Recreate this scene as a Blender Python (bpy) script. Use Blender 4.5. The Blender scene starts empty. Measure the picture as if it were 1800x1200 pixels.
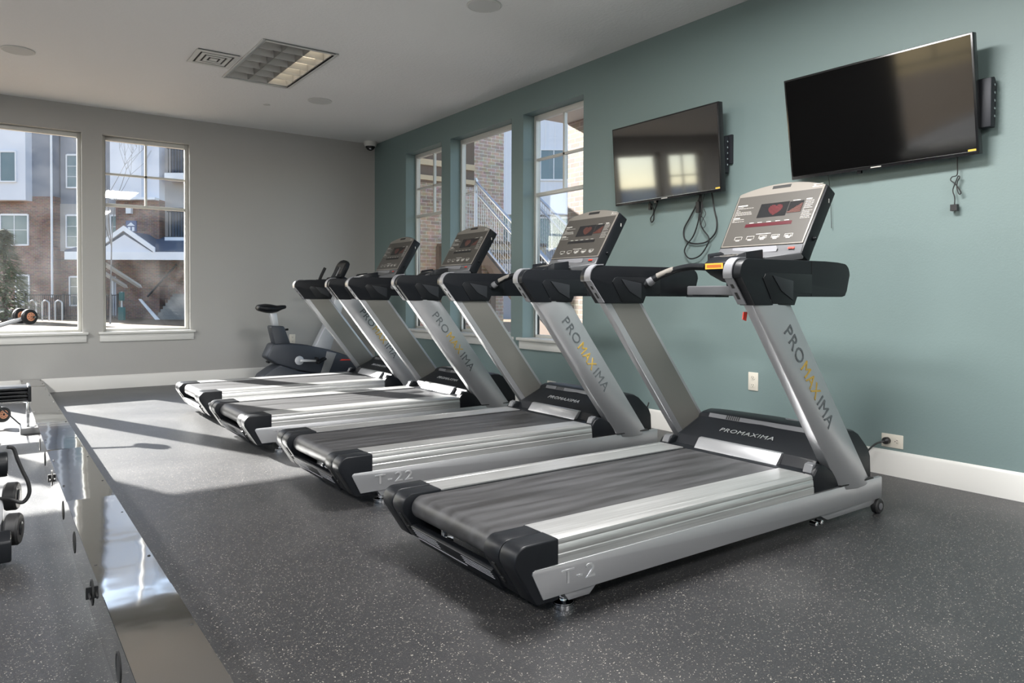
import bpy, bmesh, math, random
from mathutils import Vector, Matrix
sc = bpy.context.scene
COL = sc.collection
random.seed(7)

# ------------------------------------------------------------------ camera
yaw, pitch, roll = 0.6241, -0.0168, 0.0035
cam_d = bpy.data.cameras.new('camera'); cam = bpy.data.objects.new('camera', cam_d); COL.objects.link(cam)
f = Vector((math.sin(yaw)*math.cos(pitch), math.cos(yaw)*math.cos(pitch), math.sin(pitch)))
r0 = Vector((math.cos(yaw), -math.sin(yaw), 0)); u0 = r0.cross(f)
r1 = r0*math.cos(roll)+u0*math.sin(roll); u1 = -r0*math.sin(roll)+u0*math.cos(roll)
cam.matrix_world = Matrix(((r1.x, u1.x, -f.x, -4.2272), (r1.y, u1.y, -f.y, 0.0), (r1.z, u1.z, -f.z, 1.0241), (0, 0, 0, 1)))
cam_d.sensor_width = 36; cam_d.lens = 1280.66/1800*36
cam_d.shift_y = -(600-542.4)/1800
cam_d.clip_start = 0.02; cam_d.clip_end = 300
sc.camera = cam

# ------------------------------------------------------------------ world, sun, exposure
SUN_DIR = Vector((0.411, -1.0, -0.533)).normalized()      # direction the light travels
world = bpy.data.worlds.new('sky'); sc.world = world; world.use_nodes = True
wn = world.node_tree; wn.nodes.clear()
wo = wn.nodes.new('ShaderNodeOutputWorld'); wb = wn.nodes.new('ShaderNodeBackground'); sk = wn.nodes.new('ShaderNodeTexSky')
sk.sky_type = 'NISHITA'; sk.sun_disc = False
sk.sun_elevation = math.asin(-SUN_DIR.z); sk.sun_rotation = math.atan2(-SUN_DIR.x, -SUN_DIR.y)
sk.air_density = 1.0; sk.dust_density = 0.7; sk.ozone_density = 1.0
wb.inputs['Strength'].default_value = 0.26
wn.links.new(sk.outputs[0], wb.inputs['Color']); wn.links.new(wb.outputs[0], wo.inputs['Surface'])
sun_d = bpy.data.lights.new('sun', 'SUN'); sun = bpy.data.objects.new('sun', sun_d); COL.objects.link(sun)
sun_d.energy = 24; sun_d.angle = math.radians(0.55); sun_d.color = (1, .965, .92)
sun.rotation_euler = SUN_DIR.to_track_quat('-Z', 'Y').to_euler()
sc.view_settings.view_transform = 'Standard'; sc.view_settings.look = 'None'
sc.view_settings.exposure = 0.8; sc.view_settings.gamma = 1.0; sc.view_settings.use_curve_mapping = False
FILL_W = 110            # watts of each unseen ceiling light added as fill

# ------------------------------------------------------------------ materials
MATS = {}
def srgb(r, g, b):
    return tuple((c/12.92 if c <= .04045 else ((c+.055)/1.055)**2.4) for c in (r/255, g/255, b/255)) + (1,)
def mat(name, col, rough=.5, metal=0., spec=.5, emit=None, estr=1., bump=None, coat=0., aniso=0.):
    m = bpy.data.materials.new(name); m.use_nodes = True; nt = m.node_tree
    b = nt.nodes['Principled BSDF']
    b.inputs['Base Color'].default_value = col if len(col) == 4 else (*col, 1)
    b.inputs['Roughness'].default_value = rough; b.inputs['Metallic'].default_value = metal
    b.inputs['Specular IOR Level'].default_value = spec
    b.inputs['Coat Weight'].default_value = coat
    if emit:
        b.inputs['Emission Color'].default_value = (*emit, 1); b.inputs['Emission Strength'].default_value = estr
    if bump:                       # (scale, strength, distance, detail)
        tc = nt.nodes.new('ShaderNodeTexCoord'); n = nt.nodes.new('ShaderNodeTexNoise'); bp = nt.nodes.new('ShaderNodeBump')
        n.inputs['Scale'].default_value = bump[0]; n.inputs['Detail'].default_value = bump[3]
        bp.inputs['Strength'].default_value = bump[1]; bp.inputs['Distance'].default_value = bump[2]
        nt.links.new(tc.outputs['Object'], n.inputs['Vector']); nt.links.new(n.outputs['Fac'], bp.inputs['Height'])
        nt.links.new(bp.outputs[0], b.inputs['Normal'])
    MATS[name] = m
    return m
def streaks(m, axis_scale, c0, c1, r0_, r1_, scale=6):
    """stretched noise: worn streaks in colour and roughness"""
    nt = m.node_tree; b = nt.nodes['Principled BSDF']
    tc = nt.nodes.new('ShaderNodeTexCoord'); mp = nt.nodes.new('ShaderNodeMapping'); mp.inputs['Scale'].default_value = axis_scale
    n = nt.nodes.new('ShaderNodeTexNoise'); n.inputs['Scale'].default_value = scale; n.inputs['Detail'].default_value = 6
    cr = nt.nodes.new('ShaderNodeValToRGB'); cr.color_ramp.elements[0].position = .35; cr.color_ramp.elements[1].position = .7
    cr.color_ramp.elements[0].color = (*c0, 1); cr.color_ramp.elements[1].color = (*c1, 1)
    mr = nt.nodes.new('ShaderNodeMapRange'); mr.inputs['To Min'].default_value = r0_; mr.inputs['To Max'].default_value = r1_
    L = nt.links.new
    L(tc.outputs['Object'], mp.inputs['Vector']); L(mp.outputs[0], n.inputs['Vector']); L(n.outputs['Fac'], cr.inputs[0])
    L(cr.outputs[0], b.inputs['Base Color']); L(n.outputs['Fac'], mr.inputs['Value']); L(mr.outputs[0], b.inputs['Roughness'])

teal = mat('teal_paint', (.158, .216, .213), .55, bump=(90, .12, .004, 3))
greyw = mat('grey_paint', (.36, .352, .335), .5, bump=(90, .1, .004, 3))
ceil_m = mat('knockdown_ceiling', (.72, .715, .71), .7, bump=(38, .5, .006, 4))
white = mat('white_trim', (.62, .61, .58), .4)
whitemetal = mat('window_vinyl', (.55, .54, .5), .4)
blackp = mat('black_plastic', (.006, .007, .0085), .38, spec=.25, bump=(400, .05, .001, 2))
darkp = mat('charcoal_plastic', (.0065, .0075, .0095), .4, spec=.24)
facet_m = mat('facet_plastic', (.018, .020, .023), .42, spec=.3)
greyp = mat('grey_plastic', (.10, .102, .108), .4)
rimp = mat('trim_plastic', (.17, .172, .185), .38)
silver = mat('silver_paint', (.44, .445, .46), .34, .75)
silver_in = mat('silver_panel', (.20, .195, .18), .42, .6)
alu = mat('brushed_aluminium', (.66, .66, .65), .36, .85); streaks(alu, (.6, 40, 40), (.47, .47, .465), (.60, .60, .595), .3, .5, 5)
chrome = mat('chrome', (.75, .76, .78), .12, 1)
steel = mat('stainless_steel', (.56, .555, .545), .06, 1, bump=(4.5, .06, .02, 2))
belt_m = mat('treadmill_belt', (.05, .05, .05), .5); streaks(belt_m, (.7, 7, 7), (.016, .0155, .016), (.05, .05, .053), .36, .6, 3)
film = mat('console_film', (.050, .046, .041), .42, spec=.35)
bezel = mat('console_bezel', (.15, .138, .122), .42)
screen_m = mat('led_window', (.012, .012, .013), .2)
ledr = mat('red_led', (.16, .010, .014), .4, emit=(.75, .06, .07), estr=.015)
ledbar = mat('red_led_bar', (.05, .004, .008), .3, emit=(.3, .01, .03), estr=.02)
leddim = mat('dim_led', (.16, .05, .035), .4)
print_w = mat('white_print', (.48, .47, .44), .5)
ink = mat('grey_lettering', (.075, .085, .09), .5)
gold = mat('gold_lettering', (.36, .24, .04), .45)
silver_l = mat('raised_silver_lettering', (.75, .75, .76), .28, .8)
red = mat('red_plastic', (.55, .035, .02), .4)
orange = mat('orange_sticker', (.75, .33, .03), .45)
orange_d = mat('orange_print', (.35, .09, .01), .5)
tvblack = mat('tv_bezel', (.008, .008, .009), .22)
tvscr = mat('tv_glass', (.002, .002, .002), .06, spec=.8)
tvscr2 = mat('glossy_tv_glass', (.006, .005, .0045), .05, spec=1.0); tvscr2.node_tree.nodes['Principled BSDF'].inputs['IOR'].default_value = 1.8
yellow = mat('yellow_sticker', (.6, .42, .06), .5)
cable_m = mat('cable_rubber', (.01, .01, .011), .45)
darkwall = mat('dark_for_reflection', (.016, .016, .018), .5)  # unseen wall's colour, invented dark so the television mirrors black
ivory = mat('ivory_plastic', (.62, .58, .50), .35)
slot_m = mat('dark_slot', (.008, .008, .008), .7)
grille = mat('speaker_grille', (.52, .52, .51), .75)
copper = mat('orange_hub', (.62, .27, .15), .45)
rubber = mat('black_rubber', (.012, .012, .013), .55)
bike_m = mat('slate_plastic', (.033, .038, .048), .45)
bikegrey = mat('bike_grey', (.2, .2, .2), .4)
bikesil = mat('bike_silver', (.45, .46, .48), .4, .3)
tubewarm = mat('lamp_tube', (.8, .8, .75), .5, emit=(1, .84, .60), estr=.7)
louver = mat('louvre_metal', (.58, .57, .55), .38, .4)
tubewhite = mat('fill_diffuser', (.8, .8, .8), .5, emit=(1, .94, .84), estr=2.2)  # glow of the added fill fixtures
trofferw = mat('fixture_white', (.55, .55, .53), .45)

def floor_material():
    m = mat('speckled_rubber', (.03, .03, .03), .5)
    nt = m.node_tree; b = nt.nodes['Principled BSDF']; L = nt.links.new
    tc = nt.nodes.new('ShaderNodeTexCoord')
    v = nt.nodes.new('ShaderNodeTexVoronoi'); v.inputs['Scale'].default_value = 250
    dist = nt.nodes.new('ShaderNodeTexNoise'); dist.inputs['Scale'].default_value = 120
    mix = nt.nodes.new('ShaderNodeMix'); mix.data_type = 'VECTOR'; mix.inputs[0].default_value = .012
    L(tc.outputs['Object'], mix.inputs[4]); L(tc.outputs['Object'], dist.inputs['Vector']); L(dist.outputs['Color'], mix.inputs[5])
    L(mix.outputs[1], v.inputs['Vector'])
    sep = nt.nodes.new('ShaderNodeSeparateColor'); L(v.outputs['Color'], sep.inputs[0])
    r = nt.nodes.new('ShaderNodeValToRGB'); e = r.color_ramp.elements
    r.color_ramp.interpolation = 'CONSTANT'
    e[0].position = 0; e[0].color = (.0135, .0135, .015, 1); e[1].position = .78; e[1].color = (.036, .035, .033, 1)
    x = e.new(.89); x.color = (.15, .14, .12, 1); x = e.new(.955); x.color = (.33, .31, .27, 1)
    L(sep.outputs[0], r.inputs[0])
    dm = nt.nodes.new('ShaderNodeMath'); dm.operation = 'LESS_THAN'; dm.inputs[1].default_value = .42; L(v.outputs['Distance'], dm.inputs[0])
    mx = nt.nodes.new('ShaderNodeMix'); mx.data_type = 'RGBA'; mx.inputs[6].default_value = (.0135, .0135, .015, 1)
    L(dm.outputs[0], mx.inputs[0]); L(r.outputs[0], mx.inputs[7])
    n2 = nt.nodes.new('ShaderNodeTexNoise'); n2.inputs['Scale'].default_value = 2.2; n2.inputs['Detail'].default_value = 7; L(tc.outputs['Object'], n2.inputs['Vector'])
    dust = nt.nodes.new('ShaderNodeMapRange'); dust.inputs['From Min'].default_value = .5; dust.inputs['From Max'].default_value = .75
    dust.inputs['To Max'].default_value = .09; L(n2.outputs['Fac'], dust.inputs['Value'])
    m2 = nt.nodes.new('ShaderNodeMix'); m2.data_type = 'RGBA'; m2.inputs[7].default_value = (.16, .155, .15, 1)
    L(dust.outputs[0], m2.inputs[0]); L(mx.outputs[2], m2.inputs[6]); L(m2.outputs[2], b.inputs['Base Color'])
    rr = nt.nodes.new('ShaderNodeMapRange'); rr.inputs['To Min'].default_value = .34; rr.inputs['To Max'].default_value = .48
    L(n2.outputs['Fac'], rr.inputs['Value']); L(rr.outputs[0], b.inputs['Roughness'])
    b.inputs['Sheen Weight'].default_value = .06; b.inputs['Sheen Roughness'].default_value = .45
    bp = nt.nodes.new('ShaderNodeBump'); bp.inputs['Strength'].default_value = .35; bp.inputs['Distance'].default_value = .002
    n3 = nt.nodes.new('ShaderNodeTexNoise'); n3.inputs['Scale'].default_value = 260; L(tc.outputs['Object'], n3.inputs['Vector'])
    L(n3.outputs['Fac'], bp.inputs['Height']); L(bp.outputs[0], b.inputs['Normal'])
    return m
floor_m = floor_material()

def brick_material(name, c1, c2, mortar, bw=.2, bh=.0677, axis='x'):
    m = mat(name, c1, .8); nt = m.node_tree; b = nt.nodes['Principled BSDF']; L = nt.links.new
    tc = nt.nodes.new('ShaderNodeTexCoord'); s = nt.nodes.new('ShaderNodeSeparateXYZ'); c = nt.nodes.new('ShaderNodeCombineXYZ')
    L(tc.outputs['Object'], s.inputs[0]); L(s.outputs['X' if axis == 'x' else 'Y'], c.inputs[0]); L(s.outputs['Z'], c.inputs[1])
    br = nt.nodes.new('ShaderNodeTexBrick'); L(c.outputs[0], br.inputs['Vector'])
    br.inputs['Scale'].default_value = 1; br.inputs['Brick Width'].default_value = bw; br.inputs['Row Height'].default_value = bh
    br.inputs['Mortar Size'].default_value = .006; br.inputs['Bias'].default_value = -.1
    br.inputs['Color1'].default_value = (*c1, 1); br.inputs['Color2'].default_value = (*c2, 1); br.inputs['Mortar'].default_value = (*mortar, 1)
    n = nt.nodes.new('ShaderNodeTexNoise'); n.inputs['Scale'].default_value = 9; L(tc.outputs['Object'], n.inputs['Vector'])
    mx = nt.nodes.new('ShaderNodeMix'); mx.data_type = 'RGBA'; mx.blend_type = 'MULTIPLY'; mx.inputs[0].default_value = .5
    L(br.outputs['Color'], mx.inputs[6]); L(n.outputs['Color'], mx.inputs[7]); L(mx.outputs[2], b.inputs['Base Color'])
    bp = nt.nodes.new('ShaderNodeBump'); bp.inputs['Strength'].default_value = .6; bp.inputs['Distance'].default_value = .01; bp.invert = True
    L(br.outputs['Fac'], bp.inputs['Height']); L(bp.outputs[0], b.inputs['Normal'])
    return m
brick_far = brick_material('brown_brick', (.30, .16, .12), (.16, .10, .09), (.36, .33, .30), .24, .08)
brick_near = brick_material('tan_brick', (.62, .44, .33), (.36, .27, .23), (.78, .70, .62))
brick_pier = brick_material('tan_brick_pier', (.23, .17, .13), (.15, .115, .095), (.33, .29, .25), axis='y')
def noise_material(name, c0, c1, scale, rough=.9, stretch=(1, 1, 1)):
    m = mat(name, c0, rough); streaks(m, stretch, c0, c1, rough, rough, scale); return m
grass = noise_material('dry_grass', (.085, .055, .026), (.16, .10, .05), 14)
concrete = noise_material('concrete', (.16, .155, .15), (.22, .21, .2), 3)
sid_grey = mat('grey_siding', (.24, .25, .29), .7); sid_white = mat('white_siding', (.66, .67, .74), .6)
sid_beige = mat('beige_siding', (.40, .38, .38), .7)
ext_trim = mat('exterior_trim', (.72, .72, .76), .5); ext_glass = mat('exterior_window_glass', (.10, .14, .16), .06, spec=.8)
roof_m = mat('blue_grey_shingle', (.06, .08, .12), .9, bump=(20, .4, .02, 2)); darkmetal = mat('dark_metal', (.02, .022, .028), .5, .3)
galv = mat('galvanised_rail', (.50, .51, .55), .35, .5); timber = mat('brown_timber', (.10, .065, .045), .7); joist_m = mat('tan_joist', (.42, .33, .22), .7)
leaf = noise_material('conifer_needles', (.05, .08, .035), (.16, .18, .08), 6); bark = mat('bark', (.09, .07, .055), .9)
palebark = mat('pale_bark', (.2, .19, .185), .9); green_m = mat('green_plastic', (.02, .11, .11), .5); sign_m = mat('sign_blue', (.06, .09, .2), .5)

def glass_material(name, tint=(.97, .98, .98), dirt=.012):
    m = bpy.data.materials.new(name); m.use_nodes = True; nt = m.node_tree; nt.nodes.clear(); L = nt.links.new
    o = nt.nodes.new('ShaderNodeOutputMaterial'); t = nt.nodes.new('ShaderNodeBsdfTransparent'); g = nt.nodes.new('ShaderNodeBsdfGlossy')
    t.inputs[0].default_value = (*tint, 1); g.inputs['Roughness'].default_value = .02
    fr = nt.nodes.new('ShaderNodeFresnel'); fr.inputs['IOR'].default_value = 1.5
    ge = nt.nodes.new('ShaderNodeNewGeometry'); io = nt.nodes.new('ShaderNodeMapRange')      # same reflection from both faces of the pane
    io.inputs['To Min'].default_value = 1.5; io.inputs['To Max'].default_value = 1/1.5
    L(ge.outputs['Backfacing'], io.inputs['Value']); L(io.outputs[0], fr.inputs['IOR'])
    mx = nt.nodes.new('ShaderNodeMixShader'); L(fr.outputs[0], mx.inputs[0]); L(t.outputs[0], mx.inputs[1]); L(g.outputs[0], mx.inputs[2])
    d = nt.nodes.new('ShaderNodeBsdfTranslucent'); d.inputs[0].default_value = (.8, .82, .85, 1)
    tc = nt.nodes.new('ShaderNodeTexCoord'); n = nt.nodes.new('ShaderNodeTexNoise'); n.inputs['Scale'].default_value = 3; n.inputs['Detail'].default_value = 8
    L(tc.outputs['Object'], n.inputs['Vector'])
    mr = nt.nodes.new('ShaderNodeMapRange'); mr.inputs['From Min'].default_value = .4; mr.inputs['From Max'].default_value = .8; mr.inputs['To Max'].default_value = dirt
    L(n.outputs['Fac'], mr.inputs['Value'])
    m2 = nt.nodes.new('ShaderNodeMixShader'); L(mr.outputs[0], m2.inputs[0]); L(mx.outputs[0], m2.inputs[1]); L(d.outputs[0], m2.inputs[2])
    L(m2.outputs[0], o.inputs['Surface']); MATS[name] = m
    return m
glass = glass_material('window_glass')

# ------------------------------------------------------------------ mesh helpers
class MB:
    def __init__(s): s.bm = bmesh.new()
    def box(s, x0, x1, y0, y1, z0, z1):
        v = [s.bm.verts.new((x, y, z)) for x in (x0, x1) for y in (y0, y1) for z in (z0, z1)]
        for q in ((0, 1, 3, 2), (4, 6, 7, 5), (0, 4, 5, 1), (2, 3, 7, 6), (0, 2, 6, 4), (1, 5, 7, 3)): s.bm.faces.new([v[i] for i in q])
        return s
    def solid(s, pts, vec):
        vec = Vector(vec); a = [s.bm.verts.new(Vector(p)) for p in pts]; b = [s.bm.verts.new(Vector(p)+vec) for p in pts]
        s.bm.faces.new(a); s.bm.faces.new(list(reversed(b)))
        for i in range(len(a)):
            j = (i+1) % len(a); s.bm.faces.new([a[i], b[i], b[j], a[j]])
        return s
    def prism(s, poly, axis, a, b):
        if axis == 'y': pts = [(p, a, q) for p, q in poly]; vec = (0, b-a, 0)
        elif axis == 'x': pts = [(a, p, q) for p, q in poly]; vec = (b-a, 0, 0)
        else: pts = [(p, q, a) for p, q in poly]; vec = (0, 0, b-a)
        return s.solid(pts, vec)
    def loft(s, rings, caps=True):
        R = [[s.bm.verts.new(Vector(p)) for p in ring] for ring in rings]
        for A, B in zip(R, R[1:]):
            for i in range(len(A)):
                j = (i+1) % len(A); s.bm.faces.new([A[i], A[j], B[j], B[i]])
        if caps: s.bm.faces.new(list(reversed(R[0]))); s.bm.faces.new(R[-1])
        return s
    def tube(s, path, r, seg=10, smooth=0):
        P = [Vector(p) for p in path]
        if smooth: P = catmull(P, smooth)
        rings = []; up = None
        for i, p in enumerate(P):
            t = (P[min(i+1, len(P)-1)]-P[max(i-1, 0)]).normalized()
            if up is None:
                up = Vector((0, 0, 1)) if abs(t.z) < .9 else Vector((1, 0, 0))
            n = (up-t*up.dot(t)).normalized(); up = n; b = t.cross(n)
            rr = r(i/(len(P)-1)) if callable(r) else r
            rings.append([p+n*rr*math.cos(2*math.pi*k/seg)+b*rr*math.sin(2*math.pi*k/seg) for k in range(seg)])
        return s.loft(rings)
    def lathe(s, prof, o, ax=(0, 0, 1), seg=28):
        ax = Vector(ax).normalized(); o = Vector(o); n = ax.orthogonal().normalized(); b = ax.cross(n)
        rings = [[o+ax*h+(n*math.cos(2*math.pi*k/seg)+b*math.sin(2*math.pi*k/seg))*max(r, 1e-4) for k in range(seg)] for r, h in prof]
        return s.loft(rings)
    def rot(s, M):
        bmesh.ops.transform(s.bm, matrix=M, verts=s.bm.verts); return s
    def build(s, name, m, parent=None, bevel=0, seg=2, angle=35, loc=None):
        bm = s.bm
        bmesh.ops.remove_doubles(bm, verts=bm.verts, dist=1e-6)
        bmesh.ops.recalc_face_normals(bm, faces=bm.faces)
        if bevel:
            es = [e for e in bm.edges if len(e.link_faces) == 2 and e.calc_face_angle(0) > math.radians(25)]
            bmesh.ops.bevel(bm, geom=es, offset=bevel, segments=seg, affect='EDGES', profile=.5, clamp_overlap=True)
        me = bpy.data.meshes.new(name); bm.to_mesh(me); bm.free()
        for p in me.polygons: p.use_smooth = True
        me.set_sharp_from_angle(angle=math.radians(angle))
        me.materials.append(m)
        o = bpy.data.objects.new(name, me); COL.objects.link(o)
        if parent: o.parent = parent
        if loc: o.location = loc
        return o
def catmull(P, n):
    out = []
    for i in range(len(P)-1):
        p0, p1, p2, p3 = P[max(i-1, 0)], P[i], P[i+1], P[min(i+2, len(P)-1)]
        for k in range(n):
            t = k/n
            out.append(.5*((2*p1)+(p2-p0)*t+(2*p0-5*p1+4*p2-p3)*t*t+(-p0+3*p1-3*p2+p3)*t**3))
    return out+[P[-1]]
def arc(cx, cy, r, a0, a1, n):
    return [(cx+r*math.cos(math.radians(a0+(a1-a0)*i/n)), cy+r*math.sin(math.radians(a0+(a1-a0)*i/n))) for i in range(n+1)]
def tag(o, label=None, cat=None, group=None, kind=None):
    if label: o['label'] = label
    if cat: o['category'] = cat
    if group: o['group'] = group
    if kind: o['kind'] = kind
    return o
def thing(name, loc=(0, 0, 0), rz=0, label=None, cat=None, group=None, kind=None):
    o = bpy.data.objects.new(name, None); COL.objects.link(o); o.location = loc; o.rotation_euler = (0, 0, rz); o.empty_display_size = .1
    return tag(o, label, cat, group, kind)
def copy_tree(o, parent=None):
    c = o.copy(); COL.objects.link(c)
    if parent: c.parent = parent
    for ch in list(o.children): copy_tree(ch, c)
    return c
def struct(o): o['kind'] = 'structure'; return o
def text_mesh(s, origin, xdir, ydir, width, height, depth, name, m, parent, spacing=1.0, weight=0):
    """lettering: text stretched to width x height, lying in the plane xdir/ydir, raised by depth"""
    cu = bpy.data.curves.new(name, 'FONT'); cu.body = s; cu.size = 1; cu.extrude = .02; cu.offset = weight; cu.space_character = spacing
    cu.resolution_u = 3
    tmp = bpy.data.objects.new(name, cu); COL.objects.link(tmp)
    dg = bpy.context.evaluated_depsgraph_get(); me = bpy.data.meshes.new_from_object(tmp.evaluated_get(dg))
    bpy.data.objects.remove(tmp); bpy.data.curves.remove(cu)
    xs = [v.co.x for v in me.vertices]; ys = [v.co.y for v in me.vertices]
    x0, x1, y0, y1 = min(xs), max(xs), min(ys), max(ys)
    xd, yd = Vector(xdir).normalized(), Vector(ydir).normalized(); zd = xd.cross(yd); o = Vector(origin)
    for v in me.vertices:
        v.co = o+xd*((v.co.x-x0)/(x1-x0)-.5)*width+yd*((v.co.y-y0)/(y1-y0)-.5)*height+zd*(v.co.z/.02)*depth
    me.materials.clear(); me.materials.append(m)
    ob = bpy.data.objects.new(name, me); COL.objects.link(ob)
    if parent: ob.parent = parent
    return ob

# ------------------------------------------------------------------ room shell
XW, YB, YR, H, T = -9.0, 9.03, -3.5, 3.05, .2
def wall(name, along, a0, a1, at, thick, holes, m):
    """wall running along an axis with rectangular holes (lo, hi, z0, z1)"""
    mb = MB(); cuts = sorted({a0, a1, *[h[0] for h in holes], *[h[1] for h in holes]})
    for lo, hi in zip(cuts, cuts[1:]):
        zs = [(0, H)]
        for h in holes:
            if h[0] <= lo and h[1] >= hi: zs = [(0, h[2]), (h[3], H)]
        for z0, z1 in zs:
            if along == 'y': mb.box(at, at+thick, lo, hi, z0, z1)
            else: mb.box(lo, hi, at, at+thick, z0, z1)
    return struct(mb.build(name, m))
RW = [(7.259, 8.134, .6, 2.787), (5.888, 7.063, .6, 2.787), (4.814, 5.694, .6, 2.787)]
BW = [(-3.204, -2.32, .6, 2.767), (-4.40, -3.40, .6, 2.767), (-5.60, -4.60, .6, 2.767), (-6.68, -5.80, .6, 2.767)]
LW = [(4.7, 6.0, .6, 2.767), (2.0, 4.2, .6, 2.767), (-.8, 1.4, .6, 2.767), (-3.3, -1.3, .6, 2.767)]  # unseen windows; all but the first are added to let in daylight
wall('wall_right', 'y', YR, YB+T, 0, T, RW, teal)
wall('wall_back', 'x', XW-T, 0, YB, T, BW, greyw)
wall('wall_left', 'y', YR, YB+T, XW-T, T, LW, darkwall)
wall('wall_front', 'x', XW-T, T, YR-T, T, [(-7.5, -5.5, .6, 2.767)], greyw)  # out of view; its opening is added for daylight
struct(MB().box(XW-T, T, YR-T, YB+T, -.12, 0).build('floor', floor_m))
LX0, LX1, LY0, LY1 = -2.453+.028, -1.82-.028, 5.835+.028, 7.075-.028      # opening of the louvred light
cb = MB()
for b in ((XW-T, LX0, YR-T, YB+T), (LX1, T, YR-T, YB+T), (LX0, LX1, YR-T, LY0), (LX0, LX1, LY1, YB+T)): cb.box(*b, H, H+.25)
cb.box(LX0, LX1, LY0, LY1, H+.12, H+.25)
struct(cb.build('ceiling', ceil_m))
prof = [(0, 0), (.015, 0), (.015, .128), (.010, .14), (.004, .145), (0, .145)]
struct(MB().prism([(-a, z) for a, z in prof], 'y', YR, YB).build('baseboard_right', white))
struct(MB().prism([(YB-a, z) for a, z in prof], 'x', XW, 0).build('baseboard_back', white))

def window(n, side, lo, hi, zt, grid, x_at=None):
    """side 'right': wall plane x=0, outward +x; 'back': plane y=YB, outward +y; 'left': plane x=XW, outward -x"""
    w = thing('window_%d' % n, kind='structure')
    d0, d1 = (.132, .185) if side == 'right' else (.085, .14)
    fw = .034; zb = .625
    def bx(mb, a0, a1, dd0, dd1, z0, z1):
        if side == 'right': mb.box(dd0, dd1, a0, a1, z0, z1)
        elif side == 'back': mb.box(a0, a1, YB+dd0, YB+dd1, z0, z1)
        else: mb.box(XW-dd1, XW-dd0, a0, a1, z0, z1)
    fr = MB()
    bx(fr, lo, lo+fw, d0, d1, zb, zt); bx(fr, hi-fw, hi, d0, d1, zb, zt)
    bx(fr, lo+fw, hi-fw, d0, d1, zt-fw-.012, zt); bx(fr, lo+fw, hi-fw, d0, d1, zb, zb+fw*.8)
    fr.build('window_frame', whitemetal, w, bevel=.004)
    pn = MB(); bx(pn, lo+fw-.004, hi-fw+.004, d0+.026, d0+.029, zb+.02, zt-fw); pn.build('pane', glass, w)
    if grid:
        m = MB(); c = (lo+hi)/2
        bx(m, c-.011, c+.011, d0+.012, d0+.045, 2.03, zt-fw); bx(m, lo+fw, hi-fw, d0+.012, d0+.045, 2.348, 2.37)
        m.build('muntin', whitemetal, w)
        m = MB(); bx(m, lo+fw, hi-fw, d0+.004, d0+.05, 2.0, 2.034); m.build('meeting_rail', whitemetal, w, bevel=.003)
    s = MB(); ov = .05
    if side == 'right': s.box(-.045, 0, lo-ov, hi+ov, .598, .625); s.box(0, d0+.005, lo, hi, .601, .625)
    elif side == 'back': s.box(lo-ov, hi+ov, YB-.045, YB, .598, .625); s.box(lo, hi, YB, YB+d0+.005, .601, .625)
    else: s.box(XW, XW+.045, lo-ov, hi+ov, .598, .625); s.box(XW-d0-.005, XW, lo, hi, .601, .625)
    s.build('window_sill', white, w, bevel=.003)
    a = MB(); ov = .035
    if side == 'right': a.box(-.018, 0, lo-ov, hi+ov, .517, .598)
    elif side == 'back': a.box(lo-ov, hi+ov, YB-.018, YB, .517, .598)
    else: a.box(XW, XW+.018, lo-ov, hi+ov, .517, .598)
    a.build('apron', white, w, bevel=.002)
    return w
for i, (h, g) in enumerate(zip(BW, (1, 0, 0, 1))): window(i+1, 'back', h[0], h[1], h[3], g)
for i, (h, g) in enumerate(zip(RW, (1, 0, 1))): window(i+5, 'right', h[0], h[1], h[3], g)
for i, h in enumerate(LW): window(i+8, 'left', h[0], h[1], h[3], 1)

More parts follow.
